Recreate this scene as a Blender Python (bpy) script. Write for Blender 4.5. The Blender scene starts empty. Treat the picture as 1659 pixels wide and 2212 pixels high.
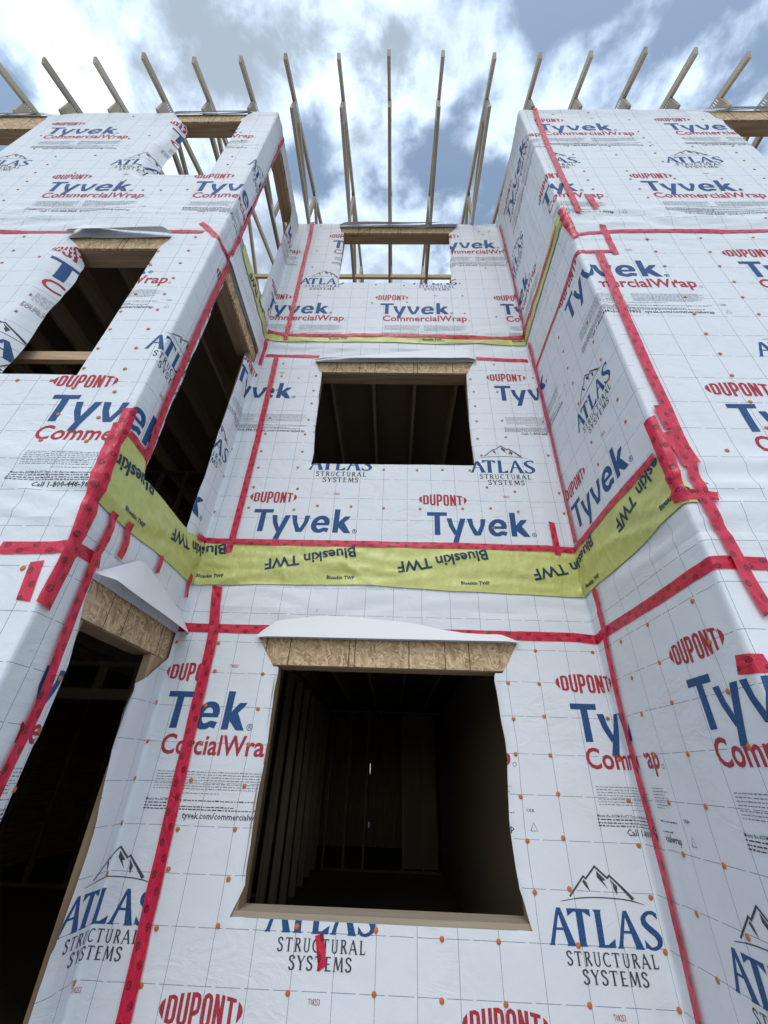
import bpy, math, random
from mathutils import Vector, noise as mnoise
random.seed(7)
R = math.radians
sc = bpy.context.scene
col = sc.collection

# light and sky settings
EXPOSURE = 0.08
SUN_E = 0.5
CLOUD_LIT = (9.0, 10.9, 13.4, 1); CLOUD_GREY = (4.2, 5.1, 6.2, 1); SKY_TINT = (2.5, 2.4, 2.05, 1)
# (x/z, y/z, radius x, radius y, amount): where the clouds are thick and where the sky is blue
SKY_BLOBS = [(-0.30, 0.14, .24, .10, .30), (-0.05, 0.21, .09, .08, .17), (0.33, 0.14, .22, .10, -.13), (0.12, 0.37, .09, .07, -.02),
             (-0.70, 0.21, .08, .05, -.12), (-0.20, 0.33, .05, .05, -.13), (-.20, .44, .10, .06, .08), (-.44, .36, .15, .07, .10), (0.05, 0.52, .6, .11, .11), (0.0, 1.0, 1.3, .35, .16),
             (-.55, .26, .12, .05, .08), (0.22, 0.27, .08, .05, .09), (0.64, .16, .08, .06, .08), (.10, .17, .05, .03, .08)]

# ------------------------------------------------------------------ camera
cam_d = bpy.data.cameras.new("camera")
cam = bpy.data.objects.new("camera", cam_d); col.objects.link(cam)
cam_d.sensor_fit = 'HORIZONTAL'; cam_d.sensor_width = 36.0
cam_d.lens = 36.0 * 896.9117 / 1659.0
cam_d.clip_start = 0.05; cam_d.clip_end = 3000
def aim(pitch, yaw, roll):
    from mathutils import Matrix
    f = Vector((math.sin(yaw)*math.cos(pitch), math.cos(yaw)*math.cos(pitch), math.sin(pitch)))
    r = Vector((math.cos(yaw), -math.sin(yaw), 0)); u = r.cross(f)
    rr = r*math.cos(roll) + u*math.sin(roll); uu = -r*math.sin(roll) + u*math.cos(roll)
    return Matrix((rr, uu, -f)).transposed()
cam.matrix_world = aim(0.5598, -0.0321, 0.0363).to_4x4()
cam.location = (0.1569, -1.6725, 1.6138)
sc.camera = cam

# ------------------------------------------------------------------ sky, sun, exposure
SUN_EL, SUN_AZ = R(52), R(186)      # azimuth clockwise from +Y
world = bpy.data.worlds.new("World"); sc.world = world
world.use_nodes = True
nt = world.node_tree; N_ = nt.nodes; L_ = nt.links
N_.clear()
def nd(t, **k):
    n = N_.new(t)
    for a, b in k.items(): setattr(n, a, b)
    return n
def mathn(op, a, b=None, c=None, clamp=False):
    n = nd('ShaderNodeMath', operation=op, use_clamp=clamp)
    for i, v in enumerate((a, b, c)):
        if v is None: continue
        if isinstance(v, (int, float)): n.inputs[i].default_value = v
        else: L_.new(v, n.inputs[i])
    return n.outputs[0]
out = nd('ShaderNodeOutputWorld'); bg = nd('ShaderNodeBackground')
sky = nd('ShaderNodeTexSky', sky_type='NISHITA', sun_disc=False, sun_elevation=SUN_EL, sun_rotation=SUN_AZ)
sky.air_density = 1.0; sky.dust_density = 1.6; sky.ozone_density = 1.0
tc = nd('ShaderNodeTexCoord'); sx = nd('ShaderNodeSeparateXYZ'); L_.new(tc.outputs['Generated'], sx.inputs[0])
zz = mathn('MAXIMUM', sx.outputs[2], 0.06)
px = mathn('DIVIDE', sx.outputs[0], zz); py = mathn('DIVIDE', sx.outputs[1], zz)
cp = nd('ShaderNodeMapping'); L_.new(tc.outputs['Generated'], cp.inputs[0]); cp.inputs['Scale'].default_value = (1.0, 1.0, 1.7)
def cnoise(scale, detail, rough, dist, off):
    v = nd('ShaderNodeVectorMath', operation='ADD'); L_.new(cp.outputs[0], v.inputs[0]); v.inputs[1].default_value = off
    n = nd('ShaderNodeTexNoise'); L_.new(v.outputs[0], n.inputs['Vector'])
    n.inputs['Scale'].default_value = scale; n.inputs['Detail'].default_value = detail
    n.inputs['Roughness'].default_value = rough; n.inputs['Distortion'].default_value = dist
    return n.outputs['Fac']
def blob(x, y, rx, ry, amp):
    dx = mathn('DIVIDE', mathn('SUBTRACT', px, x), rx); dy = mathn('DIVIDE', mathn('SUBTRACT', py, y), ry)
    r2 = mathn('ADD', mathn('MULTIPLY', dx, dx), mathn('MULTIPLY', dy, dy))
    return mathn('MULTIPLY', mathn('EXPONENT', mathn('MULTIPLY', r2, -1.0)), amp)
n1 = cnoise(3.1, 10, 0.50, 0.05, (3.1, 1.7, 0.0))
n2 = cnoise(11.0, 8, 0.56, 0.1, (7.3, 2.2, 0.0))
dens = mathn('ADD', mathn('MULTIPLY', n1, 0.64), mathn('MULTIPLY', n2, 0.36))
for b in SKY_BLOBS: dens = mathn('ADD', dens, blob(*b))
def smooth(v, a, b):
    m = nd('ShaderNodeMapRange', interpolation_type='SMOOTHSTEP'); L_.new(v, m.inputs['Value'])
    m.inputs['From Min'].default_value = a; m.inputs['From Max'].default_value = b
    return m.outputs['Result']
mask = smooth(dens, 0.445, 0.575)
n3 = cnoise(7.0, 7, 0.6, 0.5, (1.3, 9.1, 2.0))
thick = mathn('MULTIPLY', smooth(mathn('ADD', dens, mathn('MULTIPLY', mathn('SUBTRACT', n3, 0.5), 0.50)), 0.54, 0.74), 1.0)
def mixc(f, a, b):
    m = nd('ShaderNodeMix', data_type='RGBA'); L_.new(f, m.inputs['Factor'])
    for i, v in ((6, a), (7, b)):
        if isinstance(v, tuple): m.inputs[i].default_value = v
        else: L_.new(v, m.inputs[i])
    return m.outputs[2]
glow = mathn('ADD', 1.0, mathn('ADD', blob(-0.05, 0.19, .10, .08, .36), blob(-.55, .2, .2, .1, .15)))   # cloud lit from behind
gl = nd('ShaderNodeVectorMath', operation='SCALE'); gl.inputs[0].default_value = CLOUD_LIT[:3]; L_.new(glow, gl.inputs['Scale'])
cl = mixc(thick, gl.outputs[0], CLOUD_GREY)
tint = nd('ShaderNodeMix', data_type='RGBA', blend_type='MULTIPLY'); tint.inputs[0].default_value = 1.0
L_.new(sky.outputs[0], tint.inputs[6]); tint.inputs[7].default_value = SKY_TINT
L_.new(mixc(mask, tint.outputs[2], cl), bg.inputs['Color'])
bg.inputs['Strength'].default_value = 0.10
L_.new(bg.outputs[0], out.inputs[0])

sun_d = bpy.data.lights.new("sun", 'SUN'); sun = bpy.data.objects.new("sun", sun_d); col.objects.link(sun)
sun_d.energy = SUN_E; sun_d.angle = R(14); sun_d.color = (0.80, 0.90, 1.0)
sd = Vector((math.sin(SUN_AZ)*math.cos(SUN_EL), math.cos(SUN_AZ)*math.cos(SUN_EL), math.sin(SUN_EL)))
sun.rotation_euler = sd.to_track_quat('Z', 'Y').to_euler()
sun.location = (0, -12, 14)

sc.view_settings.view_transform = 'Standard'; sc.view_settings.look = 'None'
sc.view_settings.gamma = 1.0; sc.view_settings.use_curve_mapping = False
sc.view_settings.exposure = EXPOSURE

# ------------------------------------------------------------------ materials
def mat(name, base=(0.8, 0.8, 0.8), rough=0.6, spec=0.3, metal=0.0):
    m = bpy.data.materials.new(name); m.use_nodes = True
    b = m.node_tree.nodes['Principled BSDF']
    b.inputs['Base Color'].default_value = (*base, 1); b.inputs['Roughness'].default_value = rough
    b.inputs['Specular IOR Level'].default_value = spec; b.inputs['Metallic'].default_value = metal
    return m
class NT:
    """small helper to wire nodes of a material"""
    def __init__(s, m):
        s.t = m.node_tree; s.b = s.t.nodes['Principled BSDF']
    def n(s, t, **k):
        x = s.t.nodes.new(t)
        for a, b in k.items(): setattr(x, a, b)
        return x
    def l(s, a, b): s.t.links.new(a, b)
    def m(s, op, a, b=None, c=None):
        x = s.n('ShaderNodeMath', operation=op)
        for i, v in enumerate((a, b, c)):
            if v is None: continue
            if isinstance(v, (int, float)): x.inputs[i].default_value = v
            else: s.l(v, x.inputs[i])
        return x.outputs[0]
    def mix(s, f, a, b):
        x = s.n('ShaderNodeMix', data_type='RGBA')
        for i, v in ((0, f), (6, a), (7, b)):
            if isinstance(v, (int, float)): x.inputs[i].default_value = v
            elif isinstance(v, tuple): x.inputs[i].default_value = (*v, 1)
            else: s.l(v, x.inputs[i])
        return x.outputs[2]
    def noise(s, vec, scale, detail=4, rough=0.55, dist=0.0, stretch=None):
        if stretch:
            mp = s.n('ShaderNodeMapping'); s.l(vec, mp.inputs[0]); mp.inputs['Scale'].default_value = stretch; vec = mp.outputs[0]
        x = s.n('ShaderNodeTexNoise'); s.l(vec, x.inputs['Vector']); x.inputs['Scale'].default_value = scale
        x.inputs['Detail'].default_value = detail; x.inputs['Roughness'].default_value = rough; x.inputs['Distortion'].default_value = dist
        return x.outputs['Fac']
    def ramp(s, v, a, b, lo=0.0, hi=1.0):
        x = s.n('ShaderNodeMapRange', interpolation_type='SMOOTHSTEP'); s.l(v, x.inputs['Value'])
        for k, q in (('From Min', a), ('From Max', b), ('To Min', lo), ('To Max', hi)): x.inputs[k].default_value = q
        return x.outputs[0]
    def uv(s):
        x = s.n('ShaderNodeUVMap'); x.uv_map = 'UVMap'; return x.outputs[0]
    def xyz(s, v):
        x = s.n('ShaderNodeSeparateXYZ'); s.l(v, x.inputs[0]); return x.outputs
    def bump(s, h, strength, dist=0.01):
        x = s.n('ShaderNodeBump'); s.l(h, x.inputs['Height']); x.inputs['Strength'].default_value = strength; x.inputs['Distance'].default_value = dist
        s.l(x.outputs[0], s.b.inputs['Normal'])

def wrap_like(name, base, lines=False, rough=0.55, spec=0.16, bump=0.36):
    m = mat(name, base, rough, spec); k = NT(m); uv = k.uv()
    big = k.noise(uv, 0.8, 2, 0.5, 0.5); crease = k.noise(uv, 0.9, 4, 0.5, 1.2, (1.0, 1.9, 1.0)); fine = k.noise(uv, 60, 2, 0.6); patch = k.ramp(k.noise(uv, 0.35, 2, 0.5), 0.42, 0.68)
    ridge = k.m('ABSOLUTE', k.m('SUBTRACT', crease, 0.5))
    h = k.m('ADD', k.m('ADD', k.m('MULTIPLY', big, 0.9), k.m('MULTIPLY', k.m('MULTIPLY', ridge, -1.0), patch)), k.m('MULTIPLY', fine, 0.035))
    k.bump(h, bump, 0.03)
    mott = k.noise(uv, 26, 3, 0.6)
    if lines:
        o = k.xyz(uv)
        def line(c, half):
            return k.m('LESS_THAN', k.m('ABSOLUTE', k.m('SUBTRACT', k.m('FRACT', c), 0.5)), half)
        cx = k.m('ADD', o[0], 0.5); cy = k.m('ADD', o[1], 0.5)
        v = line(cx, 0.0066); hz = line(cy, 0.0068)
        dash = k.m('GREATER_THAN', k.m('FRACT', k.m('MULTIPLY', o[0], 1.47)), 0.13)
        ln = k.m('MAXIMUM', v, k.m('MULTIPLY', hz, dash))
        ln = k.m('MULTIPLY', ln, k.ramp(mott, 0.30, 0.55, 0.45, 0.95))
        dirt = k.ramp(k.noise(uv, 0.7, 5, 0.65, 0.5), 0.52, 0.78, 0.0, 0.13)
        c = k.mix(k.ramp(mott, 0.3, 0.7), tuple(x*0.955 for x in base), base)
        c = k.mix(dirt, c, (0.46, 0.43, 0.38))
        vo = k.n('ShaderNodeTexVoronoi'); mp = k.n('ShaderNodeMapping'); k.l(uv, mp.inputs[0]); mp.inputs['Rotation'].default_value = (0, 0, .5); mp.inputs['Scale'].default_value = (.95, .42, 1)
        wv = k.n('ShaderNodeVectorMath', operation='MULTIPLY_ADD'); nn = k.n('ShaderNodeTexNoise'); k.l(uv, nn.inputs['Vector']); nn.inputs['Scale'].default_value = 5.0
        k.l(nn.outputs['Color'], wv.inputs[0]); wv.inputs[1].default_value = (.10, .10, 0); k.l(mp.outputs[0], wv.inputs[2]); k.l(wv.outputs[0], vo.inputs['Vector']); vo.inputs['Scale'].default_value = 1.0
        scuff = k.ramp(vo.outputs['Distance'], 0.020, 0.034, 0.7, 0.0)
        c = k.mix(scuff, c, (0.16, 0.155, 0.15))
        k.l(k.mix(ln, c, (0.155, 0.18, 0.26)), k.b.inputs['Base Color'])
    else:
        k.l(k.mix(k.ramp(mott, 0.28, 0.62), tuple(min(1, x*1.55+0.02) for x in base), base), k.b.inputs['Base Color'])
    return m
M_WRAP = wrap_like('house_wrap_white', (0.78, 0.805, 0.845), True)
M_NAVY = wrap_like('ink_navy', (0.024, 0.072, 0.19))
M_RED = wrap_like('ink_red', (0.36, 0.034, 0.05))
M_DARK = wrap_like('ink_dark_grey', (0.055, 0.055, 0.065))
M_PALE = wrap_like('ink_fine_print', (0.20, 0.205, 0.23))
M_BACK = mat('wrap_back_side', (0.77, 0.78, 0.80), 0.5, 0.3)
PRINT = [M_WRAP, M_NAVY, M_RED, M_DARK, M_PALE]

M_MEM = mat('flashing_membrane_green', (0.59, 0.61, 0.20), 0.36, 0.45); k = NT(M_MEM); uv = k.uv()
f1 = k.noise(uv, 3.0, 5, 0.55, 1.2, (1.0, 0.55, 1)); f2 = k.noise(uv, 14, 4, 0.6, 0.8)
h = k.m('ADD', k.m('MULTIPLY', k.m('ABSOLUTE', k.m('SUBTRACT', f1, 0.5)), -1.1), k.m('MULTIPLY', f2, 0.12)); k.bump(h, 0.5, 0.05)
k.l(k.mix(k.ramp(f2, 0.35, 0.7), (0.55, 0.565, 0.175), (0.62, 0.635, 0.215)), k.b.inputs['Base Color'])
M_MEMINK = mat('ink_on_membrane', (0.015, 0.045, 0.085), 0.5, 0.3)

M_TAPE = mat('red_seam_tape', (0.66, 0.014, 0.055), 0.27, 0.5); k = NT(M_TAPE); uv = k.uv(); o = k.xyz(uv)
def ovals(shift, t0):
    a = k.m('MULTIPLY', k.m('SUBTRACT', k.m('FRACT', k.m('ADD', k.m('DIVIDE', o[0], 0.135), shift)), 0.5), 0.135)
    b = k.m('SUBTRACT', o[1], t0)
    r = k.m('SQRT', k.m('ADD', k.m('POWER', k.m('DIVIDE', a, 0.0175), 2.0), k.m('POWER', k.m('DIVIDE', b, 0.0125), 2.0)))
    return r
ra = k.m('MINIMUM', ovals(0.0, 0.014), ovals(0.5, -0.015))
spk = k.noise(uv, 120, 2, 0.6)
disc = k.m('LESS_THAN', ra, 1.0)
letters = k.m('MULTIPLY', k.m('LESS_THAN', ra, 0.72), k.m('GREATER_THAN', spk, 0.53))
mk = k.m('MULTIPLY', k.m('SUBTRACT', disc, k.m('MULTIPLY', letters, 0.8)), 0.86)
wr = k.noise(uv, 9, 5, 0.62, 1.0, (1.0, 2.4, 1)); 
cred = k.mix(k.ramp(wr, 0.35, 0.68), (0.62, 0.013, 0.052), (0.80, 0.034, 0.098))
k.l(k.mix(k.m('MULTIPLY', mk, 0.85), cred, (0.05, 0.006, 0.012)), k.b.inputs['Base Color'])
k.bump(k.m('ABSOLUTE', k.m('SUBTRACT', wr, 0.5)), 0.55, -0.02)
tr = k.n('ShaderNodeBsdfTransparent'); tr.inputs[0].default_value = (0.95, 0.10, 0.14, 1)
mx = k.n('ShaderNodeMixShader'); mx.inputs[0].default_value = 0.20
k.l(k.b.outputs[0], mx.inputs[1]); k.l(tr.outputs[0], mx.inputs[2]); k.l(mx.outputs[0], k.t.nodes['Material Output'].inputs['Surface'])

def wood(name, a, b, knots=True, rough=0.7):
    m = mat(name, a, rough, 0.2); k = NT(m); uv = k.uv()
    g = k.noise(uv, 5, 4, 0.55, 0.7, (0.30, 6.0, 1)); g2 = k.noise(uv, 2.2, 3, 0.5)
    f = k.m('ADD', k.m('MULTIPLY', k.ramp(g, 0.30, 0.70), 0.7), k.m('MULTIPLY', g2, 0.35))
    c = k.mix(f, a, b)
    if knots:
        v = k.n('ShaderNodeTexVoronoi'); mp = k.n('ShaderNodeMapping'); k.l(uv, mp.inputs[0]); mp.inputs['Scale'].default_value = (1.3, 7.0, 1)
        k.l(mp.outputs[0], v.inputs['Vector']); v.inputs['Scale'].default_value = 1.0
        kn = k.ramp(v.outputs['Distance'], 0.04, 0.12, 0.6, 0.0)
        c = k.mix(kn, c, tuple(x*0.32 for x in a))
    oi = k.n('ShaderNodeObjectInfo'); hs = k.n('ShaderNodeHueSaturation'); k.l(c, hs.inputs['Color'])
    k.l(k.ramp(oi.outputs['Random'], 0, 1, 0.80, 1.14), hs.inputs['Value']); k.l(hs.outputs[0], k.b.inputs['Base Color']); k.bump(g, 0.12, 0.003)
    return m
M_LUM = wood('lumber', (0.32, 0.205, 0.125), (0.52, 0.375, 0.24))
M_LUMG = wood('weathered_lumber', (0.44, 0.365, 0.275), (0.54, 0.46, 0.35), False)
M_LUMP = wood('pale_lumber', (0.50, 0.37, 0.21), (0.66, 0.52, 0.33))
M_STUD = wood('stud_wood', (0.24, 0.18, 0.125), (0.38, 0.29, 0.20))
M_JST = wood('joist_wood', (0.46, 0.34, 0.23), (0.66, 0.51, 0.36))

M_OSB = mat('osb_board', (0.42, 0.28, 0.15), 0.75, 0.2); k = NT(M_OSB); uv = k.uv(); o = k.xyz(uv)
cells = []
cols = None
nv = k.n('ShaderNodeTexNoise'); k.l(uv, nv.inputs['Vector']); nv.inputs['Scale'].default_value = 9.0; nv.inputs['Detail'].default_value = 2
sub = k.n('ShaderNodeVectorMath', operation='SUBTRACT'); k.l(nv.outputs['Color'], sub.inputs[0]); sub.inputs[1].default_value = (0.5, 0.5, 0.5)
def flakes(ang, sc_, off):
    wv = k.n('ShaderNodeVectorMath', operation='MULTIPLY_ADD'); k.l(sub.outputs[0], wv.inputs[0]); wv.inputs[1].default_value = (0.06, 0.06, 0); k.l(uv, wv.inputs[2])
    mp = k.n('ShaderNodeMapping'); k.l(wv.outputs[0], mp.inputs[0]); mp.inputs['Rotation'].default_value = (0, 0, ang); mp.inputs['Location'].default_value = (off, off*.7, 0)
    mp2 = k.n('ShaderNodeMapping'); k.l(mp.outputs[0], mp2.inputs[0]); mp2.inputs['Scale'].default_value = (9*sc_, 38*sc_, 1)
    v = k.n('ShaderNodeTexVoronoi'); k.l(mp2.outputs[0], v.inputs['Vector']); v.inputs['Scale'].default_value = 1.0
    s = k.xyz(v.outputs['Color'])
    return s[0], s[1]
a1, b1 = flakes(0.35, 2.1, 0.3); a2, b2 = flakes(-0.75, 2.4, 2.1); a3, b3 = flakes(1.35, 1.9, 4.4)
sel = k.m('GREATER_THAN', b1, 0.55)
va = k.m('ADD', k.m('MULTIPLY', a1, sel), k.m('MULTIPLY', a2, k.m('SUBTRACT', 1.0, sel)))
sel2 = k.m('GREATER_THAN', b3, 0.66)
va = k.m('ADD', k.m('MULTIPLY', a3, sel2), k.m('MULTIPLY', va, k.m('SUBTRACT', 1.0, sel2)))
g = k.noise(uv, 60, 3, 0.6, 0.5)
va = k.m('ADD', k.m('MULTIPLY', va, 0.8), k.m('MULTIPLY', g, 0.25))
c1 = k.mix(k.ramp(va, 0.10, 0.45), (0.34, 0.215, 0.12), (0.52, 0.36, 0.215))
c2 = k.mix(k.ramp(va, 0.5, 0.95), c1, (0.73, 0.55, 0.35))
ls = k.m('LESS_THAN', k.m('ABSOLUTE', k.m('SUBTRACT', k.m('FRACT', k.m('DIVIDE', o[0], 0.4064)), 0.5)), 0.0075)
ls2 = k.m('LESS_THAN', k.m('ABSOLUTE', k.m('SUBTRACT', k.m('FRACT', k.m('DIVIDE', o[0], 0.6096)), 0.4)), 0.005)
k.l(k.mix(k.m('MAXIMUM', ls, ls2), c2, (0.06, 0.05, 0.04)), k.b.inputs['Base Color']); k.bump(va, 0.35, 0.004)

M_PLATE = mat('gusset_metal', (0.55, 0.57, 0.6), 0.38, 0.5, 0.9); k = NT(M_PLATE); uv = k.uv(); o = k.xyz(uv)
st = k.m('GREATER_THAN', k.m('FRACT', k.m('MULTIPLY', o[1], 42.0)), 0.42)
k.l(k.mix(st, (0.22, 0.19, 0.16), (0.70, 0.72, 0.75)), k.b.inputs['Base Color'])
M_NAIL = mat('orange_plastic_cap', (0.55, 0.165, 0.045), 0.45, 0.4)
M_GROUND = mat('bare_ground', (0.25, 0.25, 0.25), 0.95, 0.1); k = NT(M_GROUND); tcg = k.n('ShaderNodeTexCoord')
gg = k.noise(tcg.outputs['Object'], 1.2, 8, 0.65); k.l(k.mix(gg, (0.15, 0.155, 0.16), (0.34, 0.345, 0.35)), k.b.inputs['Base Color']); k.bump(gg, 0.6, 0.05)
M_DECK = mat('floor_sheathing', (0.28, 0.21, 0.14), 0.8, 0.15)

# ------------------------------------------------------------------ the folded wall line
D_, XL, XR = 1.2135, -1.3462, 1.5437
UC = [(XL-D_, 'x'), (XL, 'v'), (XR, 'v'), (XR+D_, 'x')]      # outer, inner, inner, outer corners
TOPZ = 8.347
UMIN, UMAX = -7.4, 7.4
def flat(u):
    """point and outward normal of the unrounded wall line at run length u"""
    if u < XL-D_: return (u+D_, 0.0), (0.0, -1.0)
    if u < XL:    return (XL, u-XL+D_), (1.0, 0.0)
    if u <= XR:   return (u, D_), (0.0, -1.0)
    if u <= XR+D_: return (XR, D_-(u-XR)), (-1.0, 0.0)
    return (u-D_, 0.0), (0.0, -1.0)
def wall_of(u):
    return 0 if u < XL-D_ else 1 if u < XL else 2 if u <= XR else 3 if u <= XR+D_ else 4
def P(u, z, n):
    for uc, kind in UC:
        r = 0.026 if kind == 'x' else 0.03
        s = u-uc
        if abs(s) < r:
            a, na = flat(uc-r); b, nb = flat(uc+r); c, _ = flat(uc)
            t = (s+r)/(2*r); w0, w1, w2 = (1-t)**2, 2*t*(1-t), t*t
            x = w0*a[0]+w1*c[0]+w2*b[0]; y = w0*a[1]+w1*c[1]+w2*b[1]
            nx = na[0]*(1-t)+nb[0]*t; ny = na[1]*(1-t)+nb[1]*t; q = math.hypot(nx, ny)
            return (x+n*nx/q, y+n*ny/q, z)
    p, m = flat(u)
    return (p[0]+n*m[0], p[1]+n*m[1], z)
def PF(u, z, n):
    p, m = flat(u)
    return (p[0]+n*m[0], p[1]+n*m[1], z)

# clear openings of the framing: wall index, u0, u1, z0, z1
FW = lambda x: x-D_          # left front x -> u
FR = lambda x: x+D_          # right front x -> u
LY = lambda y: XL-D_+y       # left return y -> u
OPEN = {
 'w1': (2, -.618, .890, .985, 2.200), 'w2': (2, -.655, .876, 3.905, 5.140), 'w3': (2, -.655, .872, 6.80, 8.110),
 'f2': (0, FW(-2.62), FW(-1.785), 3.60, 5.125), 'f3': (0, FW(-2.63), FW(-1.745), 6.54, 8.075), 'f3b': (0, FW(-5.70), FW(-4.150), 6.54, 7.87),
 'd1': (1, LY(.315), LY(1.00), .10, 2.20), 'd2': (1, LY(.270), LY(1.03), 3.03, 5.20), 'd3': (1, LY(.265), LY(1.04), 5.86, 8.100),
 'r3': (4, FR(3.76), FR(5.30), 6.54, 8.02)}
HOLES = [
 [(-.610, .975), (.850, .975), (.850, 2.21), (-.610, 2.21)], [(-.64, 2.19), (.89, 2.19), (1.0, 2.385), (-.768, 2.378)],
 [(-.652, .964), (.886, .962), (.840, 1.16), (-.598, 1.12)],
 [(-.605, 3.915), (.850, 3.925), (.868, 5.15), (-.640, 5.15)], [(-.664, 5.13), (.876, 5.13), (.95, 5.308), (-.712, 5.285)],
 [(-.620, 6.822), (.815, 6.816), (.850, 8.12), (-.655, 8.12)], [(-.683, 8.10), (.875, 8.11), (.95, 8.252), (-.718, 8.250)],
 [(FW(-2.44), 3.612), (FW(-1.80), 3.605), (FW(-1.785), 5.13), (FW(-2.44), 5.13)], [(FW(-2.42), 5.11), (FW(-1.78), 5.11), (FW(-1.725), 5.29), (FW(-2.585), 5.278)],
 [(FW(-2.42), 6.555), (FW(-1.745), 6.53), (FW(-1.745), 8.08), (FW(-2.42), 8.08)], [(FW(-2.46), 8.06), (FW(-1.785), 8.06), (FW(-1.68), 8.275), (FW(-2.60), 8.27)],
 [(FW(-5.7), 6.55), (FW(-4.19), 6.55), (FW(-4.157), 7.87), (FW(-5.7), 7.87)], [(FW(-5.7), 7.86), (FW(-4.157), 7.86), (FW(-4.15), 8.27), (FW(-5.85), 8.27)],
 [(LY(.325), .0), (LY(.97), .0), (LY(.985), 1.3), (LY(.90), 2.06), (LY(.325), 2.19)],
 [(LY(.33), 1.98), (LY(.90), 1.98), (LY(1.19), 2.22), (LY(1.188), 2.385), (LY(.24), 2.39), (LY(.245), 2.30)],
 [(LY(.285), 3.0), (LY(.955), 3.0), (LY(.97), 5.12), (LY(.285), 5.20)], [(LY(.285), 5.09), (LY(1.0), 5.06), (LY(1.14), 5.18), (LY(1.14), 5.345), (LY(.21), 5.345)],
 [(LY(.275), 5.85), (LY(.93), 5.85), (LY(1.0), 7.95), (LY(.93), 8.11), (LY(.275), 8.11)],
 [(FR(3.77), 6.55), (FR(5.30), 6.55), (FR(5.30), 8.03), (FR(3.77), 8.03)], [(FR(3.745), 8.01), (FR(5.30), 8.01), (FR(5.45), 8.28), (FR(3.69), 8.30)]]
# jamb edges where the wrap rolls into the opening: edge u, side of the wrap, z0, z1, roll depth, roll width, wave
JAMBS = [(-.610, -1, .97, 2.2, .035, .05, .018), (.850, 1, .97, 2.2, .035, .05, .020), (-.62, -1, 3.9, 5.14, .03, .05, .018), (.86, 1, 3.9, 5.14, .03, .05, .018),
 (-.635, -1, 6.8, 8.1, .03, .05, .015), (.835, 1, 6.8, 8.1, .03, .05, .030),
 (FW(-2.44), -1, 3.6, 5.1, .12, .13, .030), (FW(-1.79), 1, 3.6, 5.1, .015, .03, .004), (FW(-2.42), -1, 6.55, 8.06, .12, .12, .035), (FW(-1.745), 1, 6.55, 8.06, .015, .03, .004),
 (LY(.325), -1, .1, 2.19, .02, .04, .004), (LY(.965), 1, .1, 2.05, .03, .06, .030), (LY(.285), -1, 3.0, 5.1, .02, .03, .004), (LY(.965), 1, 3.0, 5.1, .03, .05, .018),
 (LY(.275), -1, 5.85, 8.1, .03, .05, .01), (LY(.97), 1, 5.9, 8.0, .03, .05, .02)]
FOLDS = [(-4.2, 3.08, -2.75, 3.02, .013, .03), (-4.0, 2.93, -2.9, 2.96, .012, .03), (-3.6, 2.66, -2.7, 2.60, .012, .03), (2.95, 2.98, 4.2, 3.02, .015, .028), (3.0, 2.86, 4.0, 2.80, .013, .03), (2.95, 2.62, 3.6, 2.66, .011, .03),
 (3.1, 5.62, 4.6, 5.58, .013, .03), (3.0, 5.75, 3.9, 5.82, .012, .03), (2.95, 5.52, 3.5, 5.55, .010, .03), (-4.8, 5.78, -3.0, 5.70, .014, .03), (-4.4, 5.62, -3.2, 5.66, .013, .03), (-3.6, 5.85, -2.7, 5.78, .012, .03), (-4.6, 5.95, -3.4, 5.90, .010, .03),
 (-.9, 5.50, .3, 5.52, .009, .03), (.2, 2.66, 1.4, 2.62, .010, .03), (-1.1, 2.60, -.2, 2.56, .010, .03), (-1.47, 2.0, -1.46, 1.1, .010, .03), (-1.50, .75, -1.49, .2, .009, .03), (-1.40, 2.1, -1.41, 1.2, .009, .03),
 (-1.50, 5.0, -1.47, 3.5, .012, .03), (-1.41, 4.7, -1.42, 3.3, .010, .028), (1.9, 2.66, 2.6, 2.60, .009, .03), (2.9, 8.30, 3.6, 8.28, .010, .03), (1.75, 7.9, 1.80, 6.0, .010, .028), (2.05, 8.2, 2.1, 6.3, .010, .03), (2.35, 8.1, 2.38, 5.9, .012, .03), (2.55, 7.9, 2.6, 6.0, .010, .03)]
def folds(u, z):
    n = 0.0
    for a, b, c, d, h, w in FOLDS:
        if not (min(a, c)-.12 < u < max(a, c)+.12 and min(b, d)-.12 < z < max(b, d)+.12): continue
        ex, ez = c-a, d-b; t = ((u-a)*ex+(z-b)*ez)/(ex*ex+ez*ez); k_ = max(0.0, min(1.0, t))
        px_, pz_ = a+ex*k_, b+ez*k_
        if abs(ex) > abs(ez): pz_ += .03*mnoise.noise((u*2.2, b, 3.0))
        else: px_ += .03*mnoise.noise((z*2.2, a, 3.0))
        n += h*math.exp(-(math.hypot(u-px_, z-pz_)/w)**1.4)*math.sin(math.pi*max(.05, min(.95, k_)))**.5
    return n
def nz(a, b, c=0.0): return mnoise.noise((a, b, c))
def sstep(x, a, b):
    t = min(1.0, max(0.0, (x-a)/(b-a))); return t*t*(3-2*t)
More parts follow.
